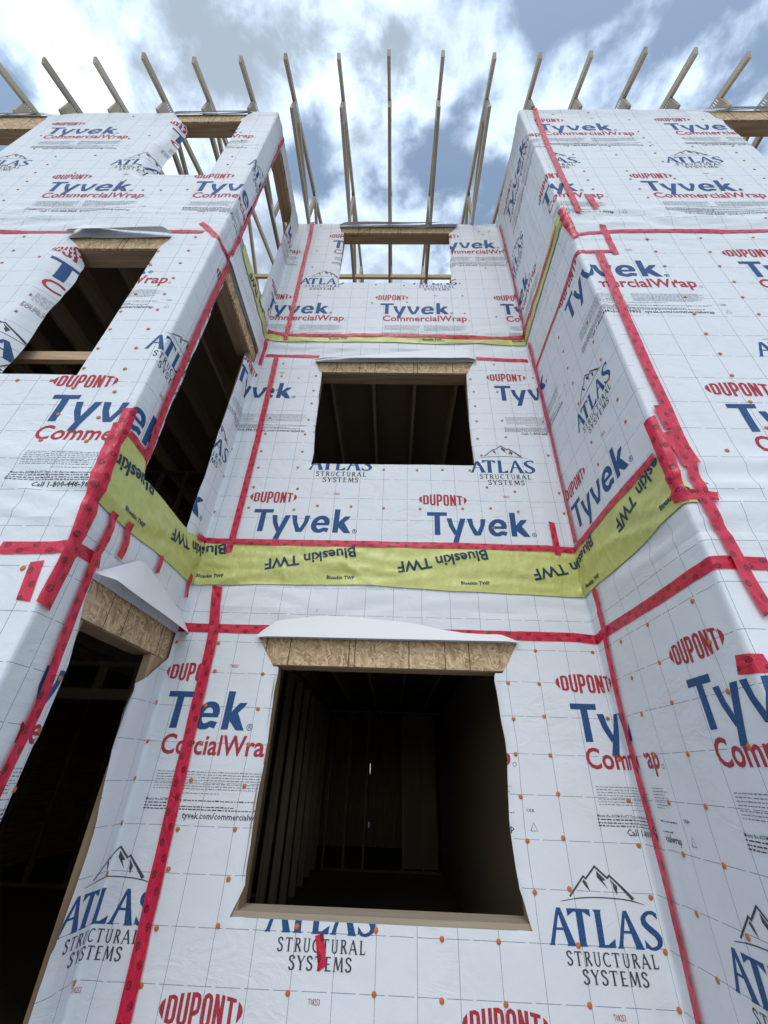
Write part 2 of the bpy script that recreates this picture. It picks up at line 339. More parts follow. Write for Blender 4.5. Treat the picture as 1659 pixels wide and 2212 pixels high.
def warp(u, z):
    """run length and normal offset of the cloth at (u, z): slack, folds, rolled jambs"""
    du = 0.0
    n = 0.0030*nz(u*1.9, z*1.9, 1.0) + 0.0022*nz(u*6.0, z*6.0, 4.0) + folds(u, z)
    for zc, zw, amp in ((2.80, .30, .011), (5.62, .28, .012), (8.28, .10, .010), (5.20, .12, .003)):
        g = math.exp(-((z-zc)/zw)**2)
        if g > .02:
            f = abs(nz(u*1.1+7, z*9.0+1.5*nz(u*1.7, z*2, 9), 2.0))
            n += amp*g*(1.5-3.6*f)
    for uc, kind in UC:
        s = u-uc
        if abs(s) < .45:
            g = math.exp(-(s/.20)**2)
            if kind == 'v': n += .020*g*max(0.0, nz(u*17+2*nz(u*2, z*1.1, 5), z*.55, 3.0))
            else: n += .008*g*nz(u*14, z*.9, 6.0)
    if z > 5.6 and (XR < u < XR+D_ or XL-D_ < u < XL): n += .013*max(0.0, nz(u*13+.8*nz(u, z, 3), z*.45, 8.0))
    for ue, sd, z0, z1, dep, rw, wv in JAMBS:
        s = sd*(u-ue)
        if -.03 < s < .30 and z0-.05 < z < z1+.05:
            fz = sstep(z, z0-.05, z0+.06)*(1-sstep(z, z1-.06, z1+.05))
            if s < .20: du -= sd*fz*wv*(.35+1.1*nz(ue*3, z*2.6, 2.0)+.35*nz(ue*3, z*8, 1.0))*(1-max(0, s)/.20)**2
            rr = rw*(1+.35*nz(ue*5, z*2.2, 3.0))
            if s < rr:
                q = 1-max(0, s)/rr
                n -= dep*fz*q*q
            if dep > .1 and s < .30: n += .012*fz*math.exp(-((s-.15)/.06)**2)*(1+1.5*nz(z*3.5, ue))
    return u+du, (n if n < -.02 else max(n, -.008))
_cache = {}
def node(i, j):
    w = _cache.get((i, j))
    if w is None:
        a = warp(US[i], j*GZ); w = _cache[(i, j)] = (a[0]-US[i], a[1])
    return w
def pos(u, z, off):
    # the cloth is sampled on the grid nodes, so print and tape follow exactly the same facets
    i = min(max(bisect.bisect_right(US, u)-1, 0), len(US)-2); j = math.floor(z/GZ+1e-9)
    s = (u-US[i])/(US[i+1]-US[i]); t = z/GZ-j
    a, b, c, d = node(i, j), node(i+1, j), node(i+1, j+1), node(i, j+1)
    du = (a[0]*(1-s)+b[0]*s)*(1-t)+(d[0]*(1-s)+c[0]*s)*t; n = (a[1]*(1-s)+b[1]*s)*(1-t)+(d[1]*(1-s)+c[1]*s)*t
    return P(u+du, z, n+off)

# ------------------------------------------------------------------ 2-D clipping on the unrolled wall (points are tuples, first two are u, z)
def clip(poly, a, b, c):
    out = []; m = len(poly)
    for i in range(m):
        p, q = poly[i], poly[(i+1) % m]
        dp = a*p[0]+b*p[1]-c; dq = a*q[0]+b*q[1]-c
        if dp <= 0: out.append(p)
        if (dp < 0 < dq) or (dq < 0 < dp):
            t = dp/(dp-dq); out.append(tuple(x+(y-x)*t for x, y in zip(p, q)))
    return out if len(out) > 2 else []
def bb(poly):
    us = [p[0] for p in poly]; zs = [p[1] for p in poly]
    return min(us), max(us), min(zs), max(zs)
HB = [bb(h) for h in HOLES]
def subtract(poly, hole):
    res = []; rest = poly; m = len(hole)
    for i in range(m):
        (x0, y0), (x1, y1) = hole[i], hole[(i+1) % m]
        a, b = y1-y0, -(x1-x0); c = a*x0+b*y0          # inside of a ccw hole: a*u+b*z <= c
        o = clip(rest, -a, -b, -c)
        if o: res.append(o)
        rest = clip(rest, a, b, c)
        if not rest: break
    return res
def cut_holes(poly):
    ps = [poly]
    for h, hb in zip(HOLES, HB):
        nx = []
        for p in ps:
            q = bb(p)
            if q[1] <= hb[0] or q[0] >= hb[1] or q[3] <= hb[2] or q[2] >= hb[3]: nx.append(p)
            else: nx += subtract(p, h)
        ps = nx
        if not ps: break
    return ps
def ulines():
    s = set()
    k0 = UMIN
    cuts = [UMIN]+[u for u, _ in UC]+[UMAX]
    for a, b in zip(cuts[:-1], cuts[1:]):
        m = max(1, round((b-a)/.034))
        for i in range(m+1): s.add(round(a+(b-a)*i/m, 6))
    for u, kd in UC:
        for q in (-.030, -.020, -.010, .010, .020, .030): s.add(round(u+q, 6))
    l = sorted(s); o = [l[0]]
    for x in l[1:]:
        if x-o[-1] > .006 or any(abs(x-u) < 1e-5 for u, _ in UC):
            if x-o[-1] <= .006: o[-1] = x
            else: o.append(x)
    return o
US = ulines(); GZ = .032
import bisect
def gridclip(poly):
    u0, u1, z0, z1 = bb(poly)
    i0 = bisect.bisect_right(US, u0+1e-7)-1; i1 = bisect.bisect_left(US, u1-1e-7)
    j0 = math.floor((z0+1e-7)/GZ); j1 = math.ceil((z1-1e-7)/GZ)
    if i1-i0 <= 1 and j1-j0 <= 1: return [poly]
    res = []
    for i in range(max(i0, 0), min(i1, len(US)-1)):
        s = poly
        if i1-i0 > 1:
            s = clip(s, -1, 0, -US[i]);  s = clip(s, 1, 0, US[i+1]) if s else s
        if not s: continue
        if j1-j0 <= 1: res.append(s); continue
        for j in range(j0, j1):
            t = clip(s, 0, -1, -j*GZ); t = clip(t, 0, 1, (j+1)*GZ) if t else t
            if t: res.append(t)
    return res

# ------------------------------------------------------------------ object helpers
def tag(o, label=None, cat=None, group=None, kind=None):
    for a, b in (('label', label), ('category', cat), ('group', group), ('kind', kind)):
        if b: o[a] = b
    return o
def thing(name, label, cat, loc=(0, 0, 0), group=None):
    o = bpy.data.objects.new(name, None); col.objects.link(o); o.location = loc; o.empty_display_size = .2
    return tag(o, label, cat, group)
def world_loc(o):
    v = Vector((0, 0, 0))
    while o is not None: v += o.location; o = o.parent
    return v
class MB:
    """collects faces with a UV per corner and a material index; build() links ONE mesh object"""
    def __init__(s, weld=False): s.v = []; s.f = []; s.uv = []; s.mi = []; s.d = {} if weld else None
    def vert(s, p):
        if s.d is None: s.v.append(p); return len(s.v)-1
        k_ = (round(p[0], 4), round(p[1], 4), round(p[2], 4)); i = s.d.get(k_)
        if i is None: i = s.d[k_] = len(s.v); s.v.append(p)
        return i
    def face(s, pts, uvs, m=0):
        idx = [s.vert(p) for p in pts]
        if len(set(idx)) < len(idx):
            kp = [i for i in range(len(idx)) if idx[i] != idx[i-1]]
            if len(kp) < 3 or len(set(idx[i] for i in kp)) < len(kp): return
            idx = [idx[i] for i in kp]; uvs = [uvs[i] for i in kp]
        s.f.append(idx); s.uv += uvs; s.mi.append(m)
    def box(s, x0, x1, y0, y1, z0, z1, m=0, axis=None):
        if x0 > x1: x0, x1 = x1, x0
        if y0 > y1: y0, y1 = y1, y0
        dims = (x1-x0, y1-y0, z1-z0)
        if axis is None: axis = dims.index(max(dims))
        c = [(x, y, z) for z in (z0, z1) for y in (y0, y1) for x in (x0, x1)]
        off = random.random()*9
        for q in ((0, 2, 3, 1), (4, 5, 7, 6), (0, 1, 5, 4), (2, 6, 7, 3), (1, 3, 7, 5), (0, 4, 6, 2)):
            pts = [c[i] for i in q]; e1 = [a for a in range(3) if len(set(p[a] for p in pts)) > 1]
            la = axis if axis in e1 else e1[0]; ob = [a for a in e1 if a != la][0] if len(e1) > 1 else la
            s.face(pts, [(p[la]+off, p[ob]+off*.37) for p in pts], m)
    def beam(s, p0, p1, w, h, up=(0, 0, 1), m=0):
        """rectangular timber from p0 to p1: w across, h along up"""
        p0, p1 = Vector(p0), Vector(p1); d = (p1-p0).normalized(); u_ = Vector(up)
        if abs(d.dot(u_.normalized())) > .99: u_ = Vector((0, 1, 0))
        r = d.cross(u_).normalized(); u2 = r.cross(d)
        L = (p1-p0).length; off = random.random()*9
        cs = [(-w/2, -h/2), (w/2, -h/2), (w/2, h/2), (-w/2, h/2)]
        A = [p0+r*a+u2*b for a, b in cs]; B = [p1+r*a+u2*b for a, b in cs]
        per = [0, w, w+h, 2*w+h, 2*w+2*h]
        for i in range(4):
            j = (i+1) % 4
            s.face([tuple(A[i]), tuple(A[j]), tuple(B[j]), tuple(B[i])], [(off, per[i]+off), (off, per[i+1]+off), (off+L, per[i+1]+off), (off+L, per[i]+off)], m)
        s.face([tuple(A[3]), tuple(A[2]), tuple(A[1]), tuple(A[0])], [(off, off), (off+w, off), (off+w, off+h), (off, off+h)], m)
        s.face([tuple(x) for x in B], [(off, off), (off+w, off), (off+w, off+h), (off, off+h)], m)
    def build(s, name, mats, parent=None, smooth=False, label=None):
        if not s.f: return None
        o0 = world_loc(parent)
        me = bpy.data.meshes.new(name)
        me.from_pydata([(p[0]-o0.x, p[1]-o0.y, p[2]-o0.z) for p in s.v], [], s.f)
        for m in (mats if isinstance(mats, list) else [mats]): me.materials.append(m)
        uvl = me.uv_layers.new(name='UVMap'); uvl.data.foreach_set('uv', [c for t in s.uv for c in t])
        me.polygons.foreach_set('material_index', s.mi)
        if smooth: me.polygons.foreach_set('use_smooth', [True]*len(s.f))
        me.update()
        o = bpy.data.objects.new(name, me); col.objects.link(o)
        if parent is not None: o.parent = parent
        if label: o['label'] = label
        return o

# ------------------------------------------------------------------ lettering (flat polygons in metres, pattern space)
_fc = {}
def text_polys(body, size, bold=0.0, xs=1.0, res=2, spacing=1.0, shear=0.0):
    key = (body, bold, res, spacing, shear)
    if key not in _fc:
        c = bpy.data.curves.new('lettering', 'FONT'); c.body = body; c.size = 1.0; c.offset = bold; c.resolution_u = res; c.space_character = spacing; c.shear = shear
        o = bpy.data.objects.new('lettering', c); col.objects.link(o)
        bpy.context.view_layer.update()
        me = o.evaluated_get(bpy.context.evaluated_depsgraph_get()).to_mesh(); me.calc_loop_triangles()
        co = [(v.co.x, v.co.y) for v in me.vertices]
        _fc[key] = [[co[i] for i in t.vertices] for t in me.loop_triangles]
        o.evaluated_get(bpy.context.evaluated_depsgraph_get()).to_mesh_clear()
        bpy.data.objects.remove(o); bpy.data.curves.remove(c)
    return [[(x*size*xs, y*size) for x, y in t] for t in _fc[key]]
def quad(p, q, wa, wb=None, cap=0.0):
    wb = wa if wb is None else wb
    dx, dy = q[0]-p[0], q[1]-p[1]; L = math.hypot(dx, dy) or 1e-9; dx /= L; dy /= L
    p = (p[0]-dx*cap, p[1]-dy*cap); q = (q[0]+dx*cap, q[1]+dy*cap)
    return [(p[0]+dy*wa/2, p[1]-dx*wa/2), (q[0]+dy*wb/2, q[1]-dx*wb/2), (q[0]-dy*wb/2, q[1]+dx*wb/2), (p[0]-dy*wa/2, p[1]+dx*wa/2)]
def ribbon(pts, widths):
    """joined strip of quads along a polyline with a width per point"""
    L = []; R_ = []
    for i, p in enumerate(pts):
        a = pts[max(i-1, 0)]; b = pts[min(i+1, len(pts)-1)]
        dx, dy = b[0]-a[0], b[1]-a[1]; q = math.hypot(dx, dy) or 1e-9; w = widths[round(i*(len(widths)-1)/(len(pts)-1))] if isinstance(widths, list) else widths
        L.append((p[0]-dy/q*w/2, p[1]+dx/q*w/2)); R_.append((p[0]+dy/q*w/2, p[1]-dx/q*w/2))
    return [[R_[i], R_[i+1], L[i+1], L[i]] for i in range(len(pts)-1)]
def arc(cx, cy, rx, ry, a0, a1, n=12):
    return [(cx+rx*math.cos(R(a0+(a1-a0)*i/n)), cy+ry*math.sin(R(a0+(a1-a0)*i/n))) for i in range(n+1)]
def catmull(pts, n=4):
    o = []
    for i in range(len(pts)-1):
        p0, p1, p2, p3 = pts[max(i-1, 0)], pts[i], pts[i+1], pts[min(i+2, len(pts)-1)]
        for k_ in range(n):
            t = k_/n
            o.append(tuple(.5*((2*b)+(c-a)*t+(2*a-5*b+4*c-d)*t*t+(3*b-a-3*c+d)*t**3) for a, b, c, d in zip(p0, p1, p2, p3)))
    return o+[pts[-1]]
def nib(pts, thin, thick):
    """strip whose width follows the stroke direction like a broad nib"""
    ws = []
    for i in range(len(pts)):
        a = pts[max(i-1, 0)]; b = pts[min(i+1, len(pts)-1)]; q = math.hypot(b[0]-a[0], b[1]-a[1]) or 1e-9
        ws.append(thin+(thick-thin)*abs((b[1]-a[1])/q)**1.4)
    return ribbon(pts, ws)
def serif_letter(ch, tn=.095, tk=.19, sf=.045):
    """cap letter, height 1 -> (layers of polygons, advance)"""
    def ft(x, w, y=0.0): return [[(x-w/2, y), (x+w/2, y), (x+w/2, y+sf), (x-w/2, y+sf)]]
    S = []
    if ch == 'A':
        S = [[quad((.07, .0), (.45, 1.0), tn*1.2)], [quad((.43, 1.0), (.86, .0), tk)], [quad((.2, .33), (.67, .33), tn)], ft(.08, .26), ft(.85, .34)]; adv = .98
    elif ch == 'T':
        S = [[quad((.42, 0), (.42, .95), tk)], [quad((.02, .955), (.82, .955), .09)], [[(.0, .76), (.05, .76), (.09, .95), (.02, .95)]], [[(.79, .76), (.84, .76), (.82, .95), (.75, .95)]], ft(.42, .34)]; adv = .88
    elif ch == 'L':
        S = [[quad((.2, 0), (.2, 1), tk)], [quad((.2, .045), (.66, .045), .09)], [[(.66, .0), (.70, .26), (.65, .26), (.57, .06)]], ft(.2, .36, .945), ft(.2, .36)]; adv = .74
    elif ch == 'S':
        S = [nib(catmull([(.56, .76), (.50, .90), (.36, .97), (.22, .95), (.11, .86), (.11, .72), (.22, .60), (.38, .50), (.52, .39), (.56, .24), (.48, .09), (.32, .03), (.16, .06), (.06, .22)]), tn*1.15, tk)]; adv = .68
    elif ch == 'R':
        S = [[quad((.18, 0), (.18, 1), tk)], nib(catmull([(.2, .955), (.42, .95), (.55, .86), (.56, .70), (.46, .57), (.2, .52)]), tn, tk), [quad((.36, .54), (.74, .02), tk)], ft(.18, .34), ft(.18, .3, .945)]; adv = .80
    elif ch == 'U':
        S = [nib([(.18, .98), (.18, .5)]+arc(.42, .32, .24, .29, 180, 270, 6)+arc(.42, .30, .25, .27, 275, 360, 6)+[(.67, .5), (.67, .98)], tn, tk*.8), ft(.18, .32, .945), ft(.67, .28, .945)]; adv = .86
    elif ch == 'C':
        S = [nib(arc(.50, .5, .42, .46, 48, 312, 16), tn, tk)]; adv = .86
    elif ch == 'Y':
        S = [[quad((.08, 1), (.42, .47), tk)], [quad((.42, .47), (.76, 1), tn)], [quad((.42, 0), (.42, .48), tk)], ft(.1, .3, .945), ft(.75, .24, .945), ft(.42, .34)]; adv = .84
    elif ch == 'E':
        S = [[quad((.18, 0), (.18, 1), tk)], [quad((.18, .955), (.62, .955), .09)], [quad((.18, .5), (.54, .5), .08)], [quad((.18, .045), (.66, .045), .09)], ft(.16, .3)]; adv = .74
    elif ch == 'M':
        S = [[quad((.12, 0), (.20, 1), tn)], [quad((.22, 1), (.52, .1), tk)], [quad((.52, .1), (.82, 1), tn)], [quad((.84, 1), (.92, 0), tk)], ft(.12, .26), ft(.92, .32)]; adv = 1.08
    else: adv = .4
    return S, adv
def serif_text(s, x0, x1, y, h, track=0.0):
    """layers of polygons, fitted between x0 and x1 on baseline y with cap height h"""
    items = []; x = 0
    for ch in s:
        S, a = serif_letter(ch); items.append((x, S)); x += a+track
    k_ = (x1-x0)/(x-track)
    return [(li, [(x0+(xx+p[0])*k_, y+p[1]*h) for p in poly]) for xx, S in items for li, lay in enumerate(S) for poly in lay]

# one printed block of the house wrap: (colour index, layer, polygon) relative to the logo's left tip and centre line
BLOCK = []
def put(ci, polys, layer=0): BLOCK.extend((ci, layer, p) for p in polys)
def at(polys, x, y): return [[(p[0]+x, p[1]+y) for p in q] for q in polys]
# oval maker's logo: six heavy condensed capitals swelling to the middle, with a pointed end on each side
def logo():
    w = .0560; t = .0170; H = .118; g = []
    def St(*pp): return ribbon([(x, y*H) for x, y in pp], t)
    e = t/2/H; a = .001+t/2; b = w-.0075-t/2
    for n, ch in enumerate('DUPONT'):
        m = (a+b)/2
        if ch == 'D': pr = [St((a, 0), (a, 1)), St((a-t/2, e), (m, e), (b-.003, .13), (b, .22), (b, .78), (b-.003, .87), (m, 1-e), (a-t/2, 1-e))]
        if ch == 'U': pr = [St((a, 1), (a, .2), (a+.003, .12), (m-.003, e), (m+.003, e), (b-.003, .12), (b, .2), (b, 1))]
        if ch == 'P': pr = [St((a, 0), (a, 1)), St((a-t/2, 1-e), (m, 1-e), (b-.003, .88), (b, .78), (b, .60), (b-.003, .48), (m, .42), (a, .42))]
        if ch == 'O': pr = [St((m, e), (b-.003, .12), (b, .2), (b, .8), (b-.003, .88), (m, 1-e), (a+.003, .88), (a, .8), (a, .2), (a+.003, .12), (m, e))]
        if ch == 'N': pr = [St((a, 0), (a, 1)), St((b, 0), (b, 1)), St((a, .98), (b, .02))]
        if ch == 'T': pr = [St((m, 0), (m, 1)), St((a-t/2, 1-e), (b+t/2, 1-e))]
        for i, q in enumerate(pr): g.extend((i, [(n*w+x, y) for x, y in poly]) for poly in q)
    W = 6*w-.0075; res = []
    for li, q in g:
        pts = []
        for x, y in q:
            u_ = min(1, max(-1, (x/W)*2-1)); pts.append((.034+x, (min(max(y, 0), H)-H/2)*(.72+.28*(1-u_*u_))))
        res.append((2, li, pts))
    for sgn in (0, 1):
        e_ = [(0.0, 0.004), (.004, -.012), (.026, -.036), (.024, .036), (.006, .020)]
        if sgn: e_ = [(.398-x, y) for x, y in reversed(e_)]
        res.append((2, 0, e_))
    return res
BLOCK += logo()
# big wordmark: T y v e k, drawn in millimetre-like units and set square
def wm(q):
    o = []
    for x, y in q:
        sl = .018+.000125*(x-45); o.append((.065+(x-sl*(y-300)-142)*.000632, -.332+(598+.022*(x-275)-y)/298*.214))
    return o
def wput(lay, *polys):
    for q in polys: BLOCK.append((1, lay, wm(q)))
wput(0, [(142, 300), (397, 305), (397, 352), (142, 347)]); wput(1, [(237, 340), (306, 340), (317, 598), (243, 598)])
wput(0, [(393, 384), (460, 384), (482, 470), (428, 492)], [(428, 492), (482, 470), (530, 560), (500, 606)]); wput(1, [(568, 388), (640, 388), (552, 698), (480, 698)])
wput(0, [(655, 388), (723, 390), (745, 480), (692, 492)], [(692, 492), (745, 480), (800, 565), (757, 608)]); wput(1, [(830, 396), (897, 396), (888, 482), (832, 476)], [(832, 476), (888, 482), (838, 609), (757, 608), (797, 560)])
wput(0, *nib([(1057+86*math.cos(R(a)), 508-88*math.sin(R(a))) for a in range(2, 322, 14)]+[(1135, 578), (1177, 588)], 48, 70)); wput(1, [(1000, 489), (1172, 491), (1172, 524), (1000, 522)])
wput(0, [(1198, 310), (1270, 313), (1315, 620), (1243, 620)]); wput(1, [(1278, 500), (1350, 408), (1430, 408), (1412, 440), (1310, 545)]); wput(2, [(1296, 545), (1362, 484), (1485, 628), (1400, 625)])
put(1, at(ribbon(arc(0, 0, .017, .017, 0, 360, 14), .004), .905, -.315)); put(1, at(text_polys('R', .030, .012), .8965, -.325))
tp = text_polys('CommercialWrap', .150, .021, 1.0, 3, 1.02); kx = .975/max(p[0] for q in tp for p in q)
put(2, [[(p[0]*kx, p[1]) for p in q] for q in at(tp, .098/kx, -.468)])
put(2, at(ribbon(arc(0, 0, .010, .010, 0, 360, 10), .003), 1.095, -.462))
# fine print: rows of tiny words, drawn as short word-length bars
rf = random.Random(3)
def fine(x0, x1, y, h, ci=4):
    x = x0
    while x < x1:
        w = rf.uniform(.006, .028); w = min(w, x1-x)
        h_ = h*rf.uniform(.55, .85); BLOCK.append((ci, 0, [(x, y), (x+w, y), (x+w, y+h_), (x, y+h_)])); x += w+rf.uniform(.004, .007)
for q in range(4): fine(.125, .530-rf.random()*.04, -.560-q*.0135, .0058); fine(.575, 1.08-rf.random()*.05, -.560-q*.0135, .0058)
for q in range(3): fine(.125, .500-rf.random()*.06, -.618-q*.0125, .0055); fine(.575, 1.06-rf.random()*.06, -.618-q*.0125, .0055)
fine(.30, .80, -.664, .005)
put(3, at(text_polys('Meets the ASTM E1677 Type I Air Barrier Material requirements.', .0185, .008, 1, 1), .10, -.700))
fine(.60, 1.08, -.699, .0075, 3); fine(.10, .52, -.713, .0075, 3); fine(.10, .90, -.728, .0075, 3); fine(.10, 1.02, -.741, .0075, 3)
tp = text_polys('Call 1-800-448-9835  tyvek.com/commercialwrap', .043, .014, 1, 1); kx = .83/max(p[0] for q in tp for p in q)
put(3, [[(p[0]*kx, p[1]) for p in q] for q in at(tp, .245/kx, -.780)])
put(3, at(text_polys('USA', .022, .014, 1, 1), 1.14, -.690)); put(3, ribbon([(1.15, -.775), (1.185, -.775), (1.1675, -.738), (1.15, -.775)], .003))
put(2, at(text_polys('T08253', .030, .008, .62, 1), .70, .035))
# builder's mark: peaks over a ground line, serif name and two lines below
CX = .013
def mk(x, y):
    sl = .15+.00009*(x-490); return (CX-.270+(x-sl*(y-1228)-128)*.000428, -1.222+(1228+.036*(x-160)-y)/446*.138)
def mput(ci, lay, *polys):
    for q in polys: BLOCK.append((ci, lay, [mk(*p) for p in q]))
mput(3, 0, *ribbon(catmull([(262, 706), (450, 668), (660, 655), (900, 668), (1060, 692), (1222, 744)], 4), [4]+[11]*3+[15]*13+[9, 6, 4]))
mput(3, 0, *ribbon([(366, 646), (522, 382)], 22)); mput(3, 1, *ribbon([(512, 376), (554, 424)], 20)); mput(3, 2, *ribbon([(544, 420), (650, 248)], 22)); mput(3, 3, *ribbon([(640, 246), (796, 412)], 22)); mput(3, 4, *ribbon([(788, 414), (814, 364)], 20)); mput(3, 5, *ribbon([(804, 362), (950, 520), (1085, 674)], [20, 26, 36]))
mput(3, 0, [(665, 308), (775, 435), (740, 440), (675, 395)], [(675, 395), (740, 440), (808, 555)], [(525, 425), (560, 470), (545, 515), (508, 455)], [(545, 515), (560, 470), (598, 580)],
     [(822, 420), (870, 475), (853, 482), (828, 450)], [(853, 482), (870, 475), (905, 515), (905, 570), (862, 540)], [(862, 540), (905, 570), (905, 620)])
mput(1, 0, [(203, 785), (230, 860), (188, 1226), (140, 1226)]); mput(1, 1, [(205, 782), (250, 782), (432, 1228), (345, 1228)], [(128, 1230), (145, 1198), (188, 1200), (202, 1230)]); mput(1, 2, [(195, 1022), (320, 1026), (330, 1056), (192, 1050)], [(330, 1238), (348, 1212), (415, 1215), (440, 1240)])
mput(1, 0, [(320, 790), (585, 802), (588, 838), (330, 830)]); mput(1, 1, [(322, 800), (405, 826), (335, 888)], [(583, 810), (598, 896), (512, 836)]); mput(1, 2, [(425, 820), (503, 825), (556, 1222), (478, 1222)]); mput(1, 3, [(462, 1241), (482, 1212), (552, 1214), (574, 1244)])
mput(1, 0, [(638, 826), (706, 828), (768, 1245), (698, 1245)]); mput(1, 1, [(616, 803), (714, 806), (705, 842), (640, 840)], [(686, 1252), (698, 1216), (884, 1228), (888, 1258)]); mput(1, 2, [(800, 1224), (880, 1152), (888, 1252)])
mput(1, 0, [(960, 818), (990, 892), (970, 1256), (922, 1256)]); mput(1, 1, [(962, 815), (1005, 815), (1216, 1268), (1128, 1266)], [(908, 1260), (926, 1230), (970, 1234), (984, 1262)]); mput(1, 2, [(968, 1054), (1085, 1058), (1096, 1090), (966, 1085)], [(1112, 1269), (1130, 1243), (1198, 1247), (1226, 1274)])
mput(1, 0, *ribbon(catmull([(1340, 868), (1300, 838), (1240, 842), (1198, 892), (1212, 966), (1280, 1036), (1350, 1098), (1394, 1172), (1380, 1240), (1318, 1264), (1262, 1244)], 3), [34]*3+[44]*3+[50]*3+[58]*3+[66]*3+[68]*3+[66]*3+[60]*3+[48]*3+[36]*3+[30]))
mput(1, 1, [(1338, 838), (1362, 924), (1300, 862)], [(1216, 1156), (1290, 1236), (1236, 1258)])
for li, q in serif_text('STRUCTURAL', CX-.195, CX+.245, -1.290, .050, .20): BLOCK.append((3, li, q))
for li, q in serif_text('SYSTEMS', CX-.130, CX+.180, -1.352, .050, .16): BLOCK.append((3, li, q))
def ccw(q):
    a = sum(q[i][0]*q[(i+1) % len(q)][1]-q[(i+1) % len(q)][0]*q[i][1] for i in range(len(q)))
    return q if a > 0 else q[::-1]
BLOCK = [(c_, l_, ccw(q)) for c_, l_, q in BLOCK]
BLOCK = [(c_, l_, q, bb(q)) for c_, l_, q in BLOCK]

# ------------------------------------------------------------------ the five walls
WALLS = [
 thing('wrapped_wall', 'wide white-wrapped front wall of the left wing, with the window openings stacked at the left edge', 'wall', (-4.0, 0, 0)),
 thing('wrapped_wall', 'narrow side wall of the left wing facing the recess, with three tall door openings one above another', 'wall', (XL, .6, 0)),
 thing('wrapped_wall', 'white-wrapped back wall of the recess with three wide window openings, one on each storey', 'wall', (.1, D_, 0)),
 thing('wrapped_wall', 'narrow windowless side wall of the right wing facing the recess, wrapped in printed sheet', 'wall', (XR, .6, 0)),
 thing('wrapped_wall', 'white-wrapped front wall of the right wing, with an opening only at the top right corner', 'wall', (4.0, 0, 0))]
# sheets: course z range, run range, left edge of the print block on each row (z of the logo centre, x)
P_ = 1.4224
SHEETS = [
 (0.0, 2.43, UMIN, -2.365, [(2.14, -2.352), (.64, -1.72)]), (0.0, 2.43, -2.365, -1.075, [(2.14, -2.768), (.64, -2.06)]),
 (0.0, 2.43, -1.075, 1.705, [(2.14, 1.217), (.64, .512)]), (0.0, 2.43, 1.705, 1.775, []), (0.0, 2.43, 1.775, UMAX, [(2.145, 2.264), (.64, 1.553)]),
 (2.43, 2.76, UMIN, UMAX, []),
 (2.76, 5.39, UMIN, -1.75, [(3.55, -3.130), (5.08, -3.845)]), (2.76, 5.37, -1.75, -1.13, [(3.55, -.985), (5.07, -1.70)]),
 (2.76, 5.36, -1.13, 1.63, [(3.55, .352), (5.07, 1.063)]), (2.76, 5.10, 1.63, 2.80, [(3.545, 1.594), (5.07, 2.300)]),
 (5.10, 5.39, 1.63, 2.80, []), (2.76, 5.39, 2.80, UMAX, [(5.06, 2.410), (3.542, 3.140)]),
 (5.39, 5.66, UMIN, -1.75, []), (5.37, 5.66, -1.75, -1.13, []), (5.36, 5.66, -1.13, 1.63, []), (5.39, 5.66, 1.63, UMAX, []),
 (5.66, TOPZ, UMIN, -2.30, [(6.50, -4.51), (8.0, -5.21)]), (5.66, TOPZ, -2.30, 1.635, [(6.493, -.134), (8.005, .577)]),
 (5.66, TOPZ, 1.635, 2.885, [(6.49, 1.09), (8.0, 1.80)]), (5.66, TOPZ, 2.885, UMAX, [(6.485, 3.530), (8.015, 2.815)])]
CUTS = (2.60, 5.50)            # storeys meet here; one sheet mesh per storey and wall
def storey(z): return 0 if z < CUTS[0] else 1 if z < CUTS[1] else 2
WRAPMB = {}
def wrapmb(w, s, key='base'):
    return WRAPMB.setdefault((w, s, key), MB(weld=(key == 'base')))
